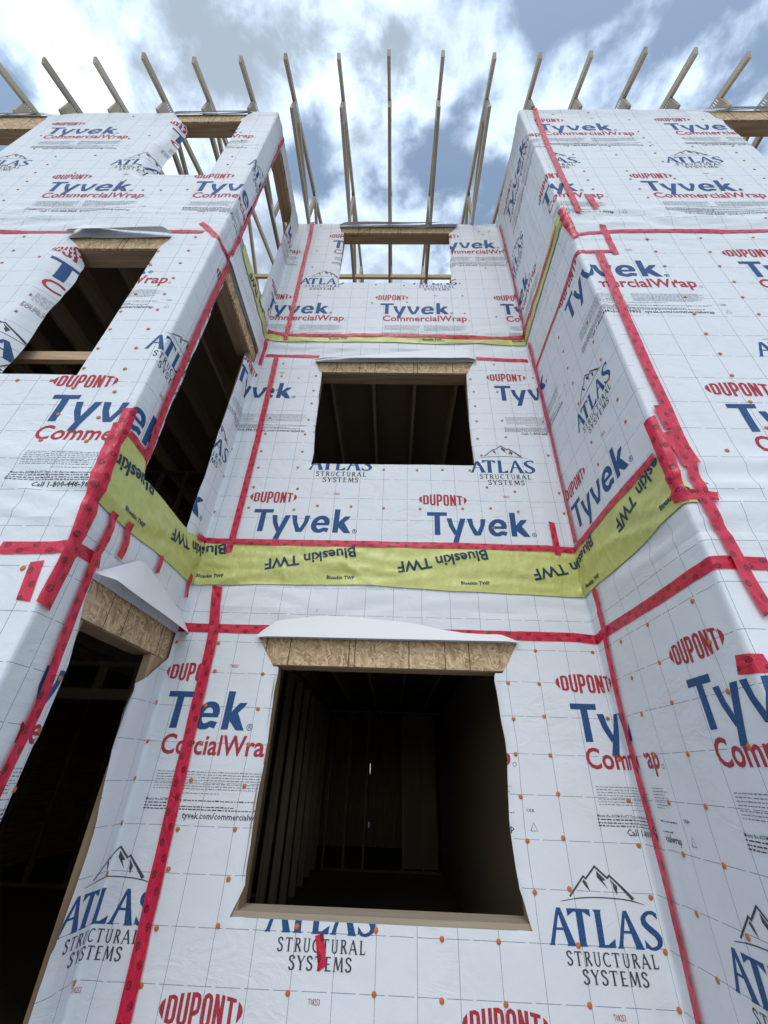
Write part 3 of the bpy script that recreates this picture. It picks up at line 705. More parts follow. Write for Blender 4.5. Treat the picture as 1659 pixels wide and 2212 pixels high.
for (za, zb, ua, ub, rows) in SHEETS:
    rx, rz = (rows[0][1], rows[0][0]) if rows else (0.05, 2.14)
    def uvf(u, z): return ((u-rx)/.2032+.48, (z-rz)/.2032)
    # the cloth itself
    i0 = bisect.bisect_right(US, ua+1e-6)-1; i1 = bisect.bisect_left(US, ub-1e-6)
    j0 = math.floor(za/GZ+1e-6); j1 = math.ceil(zb/GZ-1e-6)
    for i in range(i0, i1):
        a, b = max(US[i], ua), min(US[i+1], ub); w = wall_of((US[i]+US[i+1])/2)
        for j in range(j0, j1):
            c, d = max(j*GZ, za), min((j+1)*GZ, zb)
            if b-a < 1e-6 or d-c < 1e-6: continue
            for p in cut_holes([(a, c), (b, c), (b, d), (a, d)]):
                wrapmb(w, storey((c+d)/2)).face([pos(q[0], q[1], 0) for q in p], [uvf(q[0], q[1]) for q in p], 0)
    # its printing
    lo, hi = max(ua, -6.3), min(ub, 6.4)
    zlow = za
    if 2.7 < za < 2.8 and ua > -1.8 and ub < 2.85: za = 3.15       # the printing below this line is under the flashing
    for (z0, x0) in rows:
        k0 = math.floor((lo-x0-1.3)/P_); k1 = math.ceil((hi-x0+.4)/P_)
        for k_ in range(k0, k1+1):
            xx = x0+k_*P_
            if xx+1.25 < lo or xx-.4 > hi: continue
            for ci, li, q, b in BLOCK:
                if za == 3.15 and ci == 2 and -.55 < b[2] < -.2: continue
                if xx+b[1] <= lo or xx+b[0] >= hi or z0+b[3] <= za or z0+b[2] >= zb: continue
                p = [(xx+x, z0+y) for x, y in q]
                if xx+b[0] < lo: p = clip(p, -1, 0, -lo)
                if p and xx+b[1] > hi: p = clip(p, 1, 0, hi)
                if p and z0+b[2] < za: p = clip(p, 0, -1, -za)
                if p and z0+b[3] > zb: p = clip(p, 0, 1, zb)
                if not p: continue
                for p1 in cut_holes(p):
                    for p2 in gridclip(p1):
                        um = sum(t[0] for t in p2)/len(p2); zm = sum(t[1] for t in p2)/len(p2)
                        wrapmb(wall_of(um), storey(zm), 'ink').face([pos(t[0], t[1], .0012+.00022*li) for t in p2], [uvf(t[0], t[1]) for t in p2], ci)
for (w, s, key) in sorted(WRAPMB):
    if key != 'base': continue
    mb = WRAPMB[(w, s, key)]; ink = WRAPMB.get((w, s, 'ink'))
    mb.d = None; nb = len(mb.f)
    if ink:
        o = len(mb.v); mb.v += ink.v; mb.f += [[i+o for i in f] for f in ink.f]; mb.uv += ink.uv; mb.mi += ink.mi
    mb.build('house_wrap', PRINT, WALLS[w], smooth=True)

# ------------------------------------------------------------------ framing behind the wrap, with lumber lining every opening
DN0, DN1 = -.014, -.152
SPAN = {0: (UMIN, XL-D_-.014), 1: (XL-D_+.152, XL-.0), 2: (XL-.014, XR+.014), 3: (XR, XR+D_-.152), 4: (XR+D_+.014, UMAX)}
def ubox(mb, u0, u1, z0, z1, n0=DN0, n1=DN1, axis=None):
    um = (u0+u1)/2
    if LY(.97) < um < XL and u0 > LY(.9): n1 = max(n1, -.062)      # the side wall's inner end is one thin stud
    e = 1e-6
    ref, nm = flat(um)
    def pt(u, n):
        p = (ref[0]+(u-um)*(-nm[1]), ref[1]+(u-um)*nm[0])
        return (p[0]+n*nm[0], p[1]+n*nm[1])
    a, b = pt(u0, n0), pt(u1, n1)
    mb.box(a[0], b[0], a[1], b[1], z0, z1, 0, axis)
J = .038
OSBTOP = {'w1': .20, 'w2': .185, 'w3': .16, 'f2': .18, 'f3': .22, 'f3b': .42, 'd1': .21, 'd2': .16, 'd3': .20, 'r3': .28}
FRAME = {}
for w in range(5):
    ops = [(k_, v[1:]) for k_, v in OPEN.items() if v[0] == w]
    core = MB(); u0, u1 = SPAN[w]
    zs = sorted(set([0.02, TOPZ-.004]+[q for k_, o in ops for q in (o[2]-J, o[3]+OSBTOP[k_])]))
    for za, zb in zip(zs[:-1], zs[1:]):
        zm = (za+zb)/2; cuts = sorted((o[0]-J, o[1]+J) for k_, o in ops if o[2]-J < zm < o[3]+OSBTOP[k_])
        x = u0
        for a, b in cuts:
            if a > x: ubox(core, x, a, za, zb, axis=2)
            x = max(x, b)
        if u1 > x: ubox(core, x, u1, za, zb, axis=2)
    core.build('wall_framing', M_LUM, WALLS[w])
    for k_, (a, b, c, d) in ops:
        # framed opening: two jamb studs, sill plate, lintel, and the sheathing strip over it
        ub = min(b+J, u1) if w != 1 else b+J
        jl = MB(); ubox(jl, a-J, a, c, d, DN0-.001, DN1-.012, 2); fr = jl.build('jamb_stud', M_LUM, WALLS[w])
        jr = MB(); ubox(jr, b, ub, c, d, DN0-.001, DN1-.012, 2); jr.build('jamb_stud', M_LUM, WALLS[w])
        sm = MB(); ubox(sm, a-J, ub, c-J, c, DN0-.001, DN1-.012); sm.build('sill_plate', M_LUMG if k_ == 'w1' else M_LUM, WALLS[w])
        lm = MB(); ubox(lm, a-J, ub, d, d+OSBTOP[k_]-.002, DN0-.0125, DN1-.006); lm.build('lintel', M_LUM, WALLS[w])
        hm = MB(); ubox(hm, a-J-.12, ub+(.12 if w != 1 else .12), d+.004, d+OSBTOP[k_]+.03, DN0+.006, DN0-.0115)
        hm.build('header_board', M_OSB, WALLS[w])

# flaps of wrap cut free over the openings and folded up: points (u, height of the top edge) along the hinge line
def head_flap(w, hinge, zh, tops, bulge):
    mb = MB(weld=True); U = 48; V = 9
    def hgt(u):
        for (a, ha), (b, hb) in zip(tops[:-1], tops[1:]):
            if a <= u <= b: return ha+(hb-ha)*(u-a)/(b-a)
        return tops[0][1] if u < tops[0][0] else tops[-1][1]
    def pt(i, j):
        t = i/U; v = j/V; u = hinge[0]+(hinge[1]-hinge[0])*t
        h = max(.012, hgt(u)+.006*nz(u*5, zh[0])); z0 = zh[0]+(zh[1]-zh[0])*t
        n = .010+bulge*(1.0-.90*v)*(.92+.18*nz(u*1.7, v*.5, zh[0]))*min(1, 9*t+.55, 9*(1-t)+.55)
        uu = u+(.02*nz(u*3, v*2, 5))*v
        return PF(uu, z0+h*v, n)
    for i in range(U):
        for j in range(V):
            mb.face([pt(i, j), pt(i+1, j), pt(i+1, j+1), pt(i, j+1)], [(i*.2, j*.1), (i*.2+.2, j*.1), (i*.2+.2, j*.1+.1), (i*.2, j*.1+.1)])
    mb.build('wrap_flap', M_BACK, WALLS[w], smooth=True)
head_flap(2, (-.775, 1.008), (2.372, 2.384), [(-.775, .03), (-.66, .12), (-.37, .165), (-.13, .16), (.26, .125), (.64, .06), (.88, .055), (1.008, .012)], .050)
head_flap(2, (-.725, .975), (5.275, 5.305), [(-.725, .03), (-.63, .05), (0, .135), (.55, .20), (.93, .195), (.975, .03)], .060)
head_flap(2, (-.722, .968), (8.248, 8.252), [(-.722, .03), (-.3, .06), (.12, .075), (.6, .10), (.926, .19), (.968, .04)], .070)
head_flap(1, (LY(.215), LY(1.205)), (2.395, 2.375), [(LY(.22), .02), (LY(.50), .225), (LY(.56), .245), (LY(.90), .19), (LY(1.20), .125)], .105)
head_flap(1, (LY(.20), LY(1.16)), (5.350, 5.345), [(LY(.2), .14), (LY(1.0), .13), (LY(1.16), .12)], .020)
head_flap(0, (FW(-2.59), FW(-1.725)), (5.275, 5.295), [(FW(-2.59), .05), (FW(-2.52), .20), (FW(-2.2), .10), (FW(-1.9), .06), (FW(-1.725), .03)], .075)
head_flap(0, (FW(-2.61), FW(-1.66)), (8.262, 8.275), [(FW(-2.61), .04), (FW(-2.0), .062), (FW(-1.66), .060)], .030)
head_flap(0, (FW(-5.8), FW(-4.13)), (8.25, 8.262), [(FW(-5.8), .06), (FW(-4.3), .065), (FW(-4.13), .04)], .028)
head_flap(4, (FR(3.68), FR(5.4)), (8.295, 8.29), [(FR(3.68), .035), (FR(4.3), .05), (FR(5.4), .045)], .028)

# ------------------------------------------------------------------ green flashing membrane at the floor lines
def lin(pts, x):
    for (a, ya), (b, yb) in zip(pts[:-1], pts[1:]):
        if a <= x <= b: return ya+(yb-ya)*(x-a)/(b-a)
    return pts[0][1] if x < pts[0][0] else pts[-1][1]
# hand-made creases of the lower membrane: (u, z) to (u, z), height, half width
CREASE = [(-.76, 2.98, -.64, 2.78, .014, .014), (-.55, 2.97, -.505, 2.79, .013, .012), (-.26, 2.975, .0, 2.775, .018, .016), (-.33, 3.03, -.08, 3.05, .010, .014), (-.19, 2.90, .01, 2.84, .012, .012),
 (.55, 3.04, .80, 3.01, .010, .014), (1.50, 2.74, 1.59, 2.92, .016, .013), (-1.33, 3.08, -1.27, 2.96, .014, .012), (-1.26, 2.87, -1.0, 2.78, .012, .012), (-1.36, 2.95, -1.10, 2.90, .012, .012), (.95, 2.95, 1.30, 2.84, .008, .016),
 (1.72, 3.02, 1.62, 2.80, .014, .012), (1.95, 3.05, 1.85, 2.85, .010, .012), (2.25, 3.03, 2.12, 2.86, .009, .014), (-1.75, 3.0, -1.62, 2.82, .011, .012), (-2.1, 2.95, -1.9, 2.80, .008, .014), (.22, 2.99, .36, 2.80, .009, .012), (1.1, 3.07, 1.45, 3.02, .009, .013)]
def crease(u, z):
    n = 0.0
    for a, b, c, d, h, w in CREASE:
        if abs(u-(a+c)/2) > abs(c-a)/2+.06 or not 2.65 < z < 3.2: continue
        ex, ez = c-a, d-b; L = ex*ex+ez*ez; t = ((u-a)*ex+(z-b)*ez)/L; k_ = max(0.0, min(1.0, t))
        bend = .025*math.sin(math.pi*k_)
        dist = math.hypot(u-a-ex*k_-bend*.4, z-b-ez*k_)
        n += h*math.exp(-(dist/w)**1.5)*math.sin(math.pi*min(1, max(0.06, k_*.9+.07)))**.5
    return n
def membrane(lo, hi, words, small):
    mbs = {}
    def mpos(u, z, off):
        a, b = lin(lo, u), lin(hi, u); v = min(1, max(0, (z-a)/(b-a)))
        n = .0045+off+.007*abs(nz(u*3.0+z*2.5, z*4-u, 6.0))*math.sin(math.pi*(.12+.76*v))
        for uc, kd in UC:
            if abs(u-uc) < .3 and kd == 'v': n += .010*math.exp(-((u-uc)/.1)**2)*max(0, nz(u*20+z*4, z*2, 2.0))
        s_ = u*.9-z*1.3
        n += .016*math.sin(math.pi*v)**.7*max(0.0, nz(s_*4.0+.6*nz(u*3, z*3, 1), (u+z)*.9, 11.0)-.08)
        return pos(u, z, n+.004+crease(u, z))
    ua, ub = lo[0][0], lo[-1][0]
    i0 = bisect.bisect_left(US, ua); us = [ua]+[u for u in US if ua < u < ub]+[ub]
    us = sorted(us+[(a+b)/2 for a, b in zip(us[:-1], us[1:])])
    for a, b in zip(us[:-1], us[1:]):
        w = wall_of((a+b)/2); mb = mbs.setdefault(w, MB(weld=True)); V = 24
        for j in range(V):
            q = []
            for u, v in ((a, j), (b, j), (b, j+1), (a, j+1)):
                l_, h_ = lin(lo, u)+.004*nz(u*4, 2.2), lin(hi, u); q.append((u, l_+(h_-l_)*v/V))
            mb.face([mpos(u, z, 0) for u, z in q], [(u, z) for u, z in q], 0)
    ink = {}
    def letter(polys, u, z, ang):
        ca, sa = math.cos(ang), math.sin(ang)
        for q in polys:
            p = ccw([(u+x*ca-y*sa, z+x*sa+y*ca) for x, y in q])
            for p1 in gridclip(p):
                um = sum(t[0] for t in p1)/len(p1)
                if not (ua+.02 < um < ub-.02): continue
                p2 = clip(clip(p1, 0, -1, -(lin(lo, um)+.008)) or [], 0, 1, lin(hi, um)-.004) if p1 else []
                if p2: ink.setdefault(wall_of(um), []).append(p2)
    big = text_polys('Blueskin TWF', .120, .024, 1.0, 2, 1.0); bw = max(p[0] for q in big for p in q); kx = .70/bw
    big = [[(x*kx, y) for x, y in q] for q in big]
    for (u, z, ang) in words: letter(big, u, z, math.pi+ang)
    sm = text_polys('Blueskin TWF', .041, .026, 1.0, 1, 1.0); sw = max(p[0] for q in sm for p in q); kx = .208/sw
    sm = [[(x*kx, y) for x, y in q] for q in sm]
    for (u, z) in small: letter(sm, u, z, 0)
    for w, mb in mbs.items():
        o = mb.d; mb.d = None
        for p in ink.get(w, []): mb.face([mpos(t[0], t[1], .0026) for t in p], [(t[0], t[1]) for t in p], 1)
        mb.build('flashing_membrane', [M_MEM, M_MEMINK], WALLS[w], smooth=True)
wd = [(.863+k_*1.008, 3.090, .185) for k_ in (-4, -3, -2, -1, 0)]+[(1.862, 3.075, .22), (2.86, 3.12, .20)]
membrane([(-2.575, 2.725), (-2.30, 2.722), (-1.36, 2.742), (-.6, 2.772), (.0, 2.776), (.5, 2.747), (1.54, 2.722), (2.3, 2.735), (2.74, 2.745), (2.80, 2.74)],
         [(-2.575, 3.20), (-2.50, 3.19), (-2.31, 3.14), (-2.265, 3.05), (-1.62, 3.05), (-1.40, 3.10), (-1.2, 3.125), (1.5, 3.12), (2.6, 3.11), (2.735, 3.06), (2.80, 2.80)],
         wd, [(-2.336, 2.788), (-1.325, 2.806), (-.348, 2.822), (.648, 2.797), (1.641, 2.757), (2.60, 2.80)])
membrane([(-2.262, 5.70), (-1.9, 5.69), (-1.35, 5.655), (-1.2, 5.612), (1.2, 5.60), (1.545, 5.588), (2.1, 5.59), (2.735, 5.62)],
         [(-2.262, 5.88), (-1.5, 5.87), (-1.25, 5.74), (1.5, 5.728), (1.7, 5.74), (2.735, 5.80)],
         [(-1.35, 5.90, .16), (-2.3, 5.93, .16)], [(-.62, 5.655), (.42, 5.650), (1.40, 5.645), (-1.5, 5.72)])

# ------------------------------------------------------------------ red seam tape
TAPES = [
 (0.085, [(-1.057, 0.518), (-1.058, 0.585), (-1.077, 1.505), (-1.086, 2.376), (-1.142, 2.739)]),
 (0.075, [(-1.363, 2.432), (-1.040, 2.432), (-0.323, 2.435), (0.640, 2.436), (1.399, 2.437), (1.597, 2.417), (1.710, 2.431), (2.316, 2.428), (2.761, 2.435), (2.996, 2.434)]),
 (0.060, [(-1.490, 3.086), (-1.363, 3.114), (-0.689, 3.114), (-0.033, 3.117), (0.688, 3.118), (1.328, 3.110), (1.554, 3.098), (2.227, 3.100), (2.699, 3.083)]),
 (0.062, [(-1.126, 3.014), (-1.125, 3.290), (-1.126, 4.129), (-1.146, 5.338)]),
 (0.055, [(1.406, 3.348), (1.402, 3.052)]),
 (0.055, [(-1.269, 5.383), (-0.690, 5.368)]),
 (0.055, [(0.981, 5.361), (1.522, 5.323)]),
 (0.060, [(-1.329, 5.795), (-1.148, 5.721), (0.151, 5.721), (1.429, 5.712), (1.603, 5.710), (2.672, 5.691)]),
 (0.058, [(-1.097, 5.631), (-1.121, 8.374)]),
 (0.050, [(1.629, 8.109), (1.645, 6.758), (1.636, 5.638)]),
 (0.060, [(1.659, 5.488), (1.650, 5.060), (1.634, 3.945), (1.614, 3.138)]),
 (0.060, [(1.739, 2.716), (1.718, 2.444), (1.673, 1.984), (1.686, 1.590), (1.696, 1.224), (1.695, 0.961), (1.683, 0.725), (1.675, 0.658)]),
 (0.050, [(1.669, 5.093), (2.273, 5.084), (2.709, 5.118), (2.764, 5.068), (3.018, 5.083)]),
 (0.070, [(2.898, 5.069), (2.876, 4.473), (2.861, 3.826), (2.860, 3.351), (2.833, 2.765), (2.865, 2.471), (2.874, 2.320), (2.891, 2.201)]),
 (0.060, [(2.756, 5.340), (3.001, 5.376), (3.668, 5.385), (4.329, 5.401)]),
 (0.060, [(3.026, 5.477), (3.023, 5.035)]),
 (0.060, [(2.931, 8.368), (2.900, 7.578), (2.886, 6.875), (2.882, 6.229), (2.888, 5.673)]),
 (0.060, [(3.032, 6.036), (3.056, 5.793)]),
 (0.060, [(2.749, 5.787), (2.762, 5.477), (2.778, 5.285)]),
 (0.085, [(2.668, 2.024), (2.772, 2.009), (2.806, 2.012)]),
 (0.075, [(2.746, 3.307), (2.752, 3.024), (2.738, 2.763)]),
 (0.110, [(2.810, 3.195), (2.840, 3.037), (2.848, 2.962)]),
 (0.060, [(2.764, 2.785), (2.901, 2.772)]),
 (0.070, [(2.821, 3.386), (2.827, 3.212)]),
 (0.075, [(-2.859, 2.428), (-2.602, 2.434), (-2.482, 2.468), (-2.320, 2.476)]),
 (0.050, [(-4.437, 5.374), (-3.795, 5.368)]),
 (0.050, [(-2.990, 5.377), (-2.695, 5.370)]),
 (0.080, [(-2.586, 3.208), (-2.566, 2.977), (-2.543, 2.724), (-2.528, 2.461), (-2.533, 2.169)]),
 (0.070, [(-2.651, 2.365), (-2.627, 2.183)]),
 (0.080, [(-2.569, 3.320), (-2.561, 3.157), (-2.578, 3.040)]),
 (0.060, [(-2.755, 5.523), (-2.555, 5.288), (-2.339, 5.393)]),
 (0.070, [(-2.332, 5.330), (-2.356, 4.428), (-2.354, 3.635), (-2.329, 3.169)]),
 (0.050, [(-2.329, 8.292), (-2.302, 7.136), (-2.339, 6.078), (-2.365, 5.342)]),
 (0.066, [(-2.372, 2.742), (-2.378, 2.474), (-2.360, 2.132), (-2.328, 1.815), (-2.352, 1.551), (-2.360, 1.000), (-2.365, 0.250)]),
 (0.060, [(-2.232, 2.761), (-2.216, 2.623), (-2.222, 2.550)]),
 (0.050, [(-1.873, 2.734), (-1.848, 2.625)]),
 (0.050, [(-1.432, 2.800), (-1.419, 2.628)]),
 (0.050, [(-2.523, 3.174), (-2.297, 3.171)]),
 (0.050, [(-1.303, 5.653), (-1.304, 5.223)]),
 (0.050, [(-0.183, 0.916), (-0.154, 0.797)])]
rt = random.Random(11)
def tape(i, width, pts):
    width *= .84
    # resample, wander a little, then lay the strip on the cloth
    L = 0; P2 = [pts[0]]
    for a, b in zip(pts[:-1], pts[1:]):
        d = math.hypot(b[0]-a[0], b[1]-a[1]); m = max(1, round(d/.045))
        P2 += [(a[0]+(b[0]-a[0])*k_/m, a[1]+(b[1]-a[1])*k_/m) for k_ in range(1, m+1)]
    P2 = [P2[0]] + [tuple((P2[j-1][c]+2*P2[j][c]+P2[j+1][c])/4 for c in (0, 1)) for j in range(1, len(P2)-1)] + [P2[-1]]
    rows = []; s = rt.random()*3
    for j, p in enumerate(P2):
        a = P2[max(j-1, 0)]; b = P2[min(j+1, len(P2)-1)]; dx, dy = b[0]-a[0], b[1]-a[1]; q = math.hypot(dx, dy) or 1e-9
        if j: s += math.hypot(p[0]-P2[j-1][0], p[1]-P2[j-1][1])
        wl = width/2*(1+.10*nz(s*6, i)+.05*nz(s*23, i)); wr = width/2*(1+.10*nz(s*6, i+50)+.05*nz(s*23, i+9))
        sl = .35*(rt.random()-.5)*width if j in (0, len(P2)-1) else 0
        nx, ny = -dy/q, dx/q; tx, ty = dx/q*sl, dy/q*sl
        rows.append(((p[0]+nx*wl+tx, p[1]+ny*wl+ty, s, width/2), (p[0]-nx*wr-tx, p[1]-ny*wr-ty, s, -width/2)))
    off = .0024+.0004*(i % 9)
    if any(2.6 < p[1] < 3.25 or 5.55 < p[1] < 6.0 for p in P2): off += .012
    mbs = {}
    for (l0, r0), (l1, r1) in zip(rows[:-1], rows[1:]):
        m0 = tuple((x+y)/2 for x, y in zip(l0, r0)); m1 = tuple((x+y)/2 for x, y in zip(l1, r1))
        for q in ([r0, r1, m1, m0], [m0, m1, l1, l0]):
            q = q if ccw([t[:2] for t in q]) == [t[:2] for t in q] else q[::-1]
            for p in gridclip(q):
                um = sum(t[0] for t in p)/len(p)
                mbs.setdefault(wall_of(um), MB(weld=True)).face([pos(t[0], t[1], off+.0012*max(0, nz(t[0]*5, t[1]*5, i))) for t in p], [(t[2], t[3]) for t in p], 0)
    for w, mb in mbs.items(): mb.build('seam_tape', M_TAPE, WALLS[w], smooth=True)
for i, (w_, p_) in enumerate(TAPES): tape(i, w_, p_)

# ------------------------------------------------------------------ orange caps of the nails that hold the wrap
NAILS = [
 (1.12, 2.34), (1.50, 2.34), (0.92, 2.13), (1.11, 2.13), (1.51, 2.11), (2.17, 2.34), (1.86, 2.33), (2.56, 2.33), (2.17, 2.14), (1.87, 2.12), (0.92, 1.92), (1.11, 1.94),
 (1.50, 1.94), (1.87, 1.93), (2.17, 1.95), (2.57, 1.94), (2.57, 2.14), (0.90, 1.73), (1.11, 1.73), (1.51, 1.72), (1.88, 1.73), (2.17, 1.73), (2.57, 1.74), (0.91, 1.52),
 (1.12, 1.54), (1.51, 1.52), (1.90, 1.53), (2.18, 1.53), (0.92, 1.32), (1.11, 1.34), (1.51, 1.32), (1.90, 1.33), (2.18, 1.33), (0.92, 1.11), (1.10, 1.13), (1.51, 1.11),
 (1.88, 1.12), (2.19, 1.12), (1.10, 0.92), (1.52, 0.91), (1.90, 0.92), (0.72, 0.71), (1.11, 0.72), (1.52, 0.72), (-0.70, 2.14), (-0.69, 1.93), (-0.71, 1.73), (-0.69, 1.52),
 (-0.70, 1.32), (-0.69, 1.11), (-0.70, 0.93), (-0.30, 0.94), (0.10, 0.94), (0.43, 0.92), (0.71, 0.92), (-0.31, 0.71), (0.10, 0.72), (0.42, 0.71), (-1.34, 2.33), (-1.04, 2.33),
 (-1.02, 2.15), (-1.36, 1.95), (-1.03, 1.94), (-1.34, 1.73), (-1.00, 1.73), (-1.35, 1.54), (-1.01, 1.54), (-1.35, 1.33), (-1.02, 1.31), (-1.35, 1.11), (-1.02, 1.14), (-1.01, 0.91),
 (-1.35, 0.71), (-1.02, 0.71), (-2.26, 1.93), (-2.25, 1.72), (-2.24, 1.51), (-1.06, 5.25), (-1.05, 5.06), (-1.06, 4.86), (-0.69, 5.07), (-0.69, 4.85), (-0.69, 4.67), (-1.06, 4.46),
 (-0.69, 4.45), (-1.07, 4.26), (-0.70, 4.26), (-1.07, 4.05), (-0.70, 4.05), (-1.06, 3.86), (-0.71, 3.87), (-1.35, 4.06), (0.90, 5.05), (0.92, 4.86), (0.92, 4.66), (0.92, 4.46),
 (0.91, 4.24), (0.92, 4.04), (1.16, 5.27), (1.54, 5.06), (1.15, 4.86), (1.15, 4.47), (1.16, 4.26), (1.17, 4.07), (1.54, 4.46), (1.51, 4.05), (0.05, 3.86), (0.34, 3.86),
 (0.56, 3.87), (0.80, 3.87), (-0.99, 7.18), (-0.98, 7.60), (-0.99, 6.88), (-0.17, 6.38), (0.25, 6.40), (0.92, 6.18), (1.28, 6.11), (0.92, 6.54), (1.26, 7.17), (1.25, 7.38),
 (1.18, 7.78), (1.30, 7.78), (1.26, 8.13), (1.41, 8.15), (-0.14, 6.77), (0.21, 6.76), (0.91, 6.81), (-0.99, 8.26), (-1.06, 3.65), (-0.68, 3.64), (-1.06, 3.44), (-0.68, 3.43),
 (-0.49, 3.47), (-0.21, 3.47), (0.06, 3.46), (0.36, 3.46), (0.71, 3.47), (0.94, 3.48), (1.16, 3.45), (1.53, 3.44), (0.93, 3.69), (1.16, 3.65), (1.53, 3.64), (0.94, 3.29),
 (-1.34, 3.39), (-1.35, 3.75), (2.55, 4.26), (2.56, 4.47), (2.17, 4.85), (2.17, 4.66), (2.16, 4.46), (2.56, 4.05), (2.57, 3.85), (2.17, 4.27), (2.57, 3.65), (2.16, 4.05),
 (2.57, 3.46), (2.17, 3.65), (2.17, 3.45), (3.33, 5.27), (3.75, 5.28), (4.16, 5.29), (3.34, 5.08), (3.75, 5.08), (3.34, 4.87), (3.74, 4.87), (3.35, 4.67), (3.76, 4.66),
 (3.35, 4.47), (3.74, 4.47), (3.34, 4.27), (3.76, 4.27), (3.34, 4.06), (3.35, 3.86), (3.34, 3.66), (3.35, 3.44), (3.35, 3.24), (3.07, 3.07), (-4.18, 5.29), (-4.16, 5.07),
 (-4.16, 4.89), (-3.74, 4.48), (-3.74, 4.27), (-2.74, 5.29), (-2.74, 5.08), (-2.98, 5.07), (-2.75, 4.89), (-2.97, 4.86), (-2.74, 4.68), (-2.97, 4.67), (-2.95, 4.47), (-2.74, 4.47),
 (-2.98, 4.26), (-2.73, 4.28), (-2.98, 4.06), (-2.72, 4.06), (-2.98, 3.86), (-2.73, 3.86), (-2.99, 3.67), (-2.73, 3.66), (-3.14, 3.55), (-3.35, 3.55), (-2.98, 3.49), (-2.72, 3.46),
 (-2.97, 3.27), (-2.73, 3.25), (-2.97, 3.07), (-2.72, 3.07), (-1.35, 4.06), (-2.30, 3.93), (-2.70, 2.33), (-2.26, 2.14), (-1.06, 3.65), (-1.06, 3.44), (-1.35, 3.76), (-1.34, 3.40),
 (-4.31, 8.23), (-5.05, 7.23), (-4.71, 7.01), (-4.70, 6.80), (-4.29, 7.03), (-4.73, 6.60), (-4.71, 6.39), (-4.71, 6.21), (-4.76, 7.58), (-4.30, 7.22), (-4.33, 7.51), (-4.10, 7.50),
 (-3.49, 6.19), (-3.32, 6.19), (-3.07, 6.20), (-3.74, 6.41), (-3.70, 6.20), (-2.82, 6.78), (-2.82, 7.45), (-2.81, 7.22), (-2.82, 6.99), (3.13, 8.22), (3.54, 8.24), (3.95, 7.64),
 (3.95, 7.45), (3.53, 7.22), (3.95, 7.23), (3.54, 6.99), (3.94, 7.03), (3.11, 7.00), (3.13, 6.80), (3.13, 6.59), (3.95, 6.82), (3.12, 6.39), (3.54, 6.60), (3.52, 6.41),
 (3.12, 6.19), (3.54, 6.19), (4.39, 7.97), (4.38, 7.70), (4.36, 7.44), (4.75, 7.03), (4.74, 6.83), (4.75, 6.62), (4.36, 6.41), (4.75, 6.42), (3.93, 6.42), (4.44, 6.19),
 (3.95, 6.02), (3.56, 6.01)]
def cap_mesh():
    mb = MB(weld=True); n = 14; prof = [(.0120, .0), (.0117, .0022), (.0095, .0032), (.0055, .0026), (.0040, .0036), (.0, .0040)]
    for (ra_, ha), (rb, hb) in zip(prof[:-1], prof[1:]):
        for k_ in range(n):
            a0, a1 = 2*math.pi*k_/n, 2*math.pi*(k_+1)/n
            pts = [(ra_*math.cos(a0), ra_*math.sin(a0), ha), (ra_*math.cos(a1), ra_*math.sin(a1), ha), (rb*math.cos(a1), rb*math.sin(a1), hb), (rb*math.cos(a0), rb*math.sin(a0), hb)]
            mb.face(pts, [(p[0], p[1]) for p in pts])
    return mb
nails = sorted(set(NAILS))
keep = []
for u, z in nails:
    if all((u-a)**2+(z-b)**2 > .05**2 for a, b in keep): keep.append((u, z))
extra = []
for w, us in ((0, (-5.55, -5.15, -4.72, -4.32, -3.9)), (4, (4.37, 4.78, 5.2, 3.95))):     # the same nailing carried on towards the frame edges
    for u in us:
        z = .9
        while z < 8.2:
            if all((u-a)**2+(z-b)**2 > .17**2 for a, b in keep+extra) and rt.random() < .85: extra.append((round(u+rt.uniform(-.01, .01), 3), round(z+rt.uniform(-.01, .01), 3)))
            z += .2032*rt.choice((1, 1, 2))
extra = extra[::2]
src = cap_mesh().build('cap_nail', M_NAIL, None, smooth=True); first = True
cnt = {}
rest = {}
def cap_frame(u, z):
    p = Vector(pos(u, z, .001)); _, nm = flat(u)
    return p, Vector((nm[0], nm[1], rt.uniform(-.08, .12))).to_track_quat('Z', 'Y')
for u, z in sorted(keep+extra, key=lambda q: q[1]):
    if not cut_holes([(u-.004, z-.004), (u+.004, z-.004), (u+.004, z+.004), (u-.004, z+.004)]): continue
    w = wall_of(u); cnt[w] = cnt.get(w, 0)+1
    p, q = cap_frame(u, z)
    if cnt[w] > 100: rest.setdefault(w, []).append((p, q)); continue     # the highest, smallest-looking ones become one part
    o = src if first else src.copy()
    if not first: col.objects.link(o)
    first = False; o.parent = WALLS[w]
    o.location = p-WALLS[w].location; o.rotation_euler = q.to_euler()
for w, l in rest.items():
    mb = MB(); me = src.data
    for p, q in l:
        vs = [tuple(q @ v.co + p) for v in me.vertices]
        for f in me.polygons: mb.face([vs[i] for i in f.vertices], [(0, 0)]*len(f.vertices))
    o = mb.build('cap_nail', M_NAIL, WALLS[w], smooth=True); o['kind'] = 'stuff'

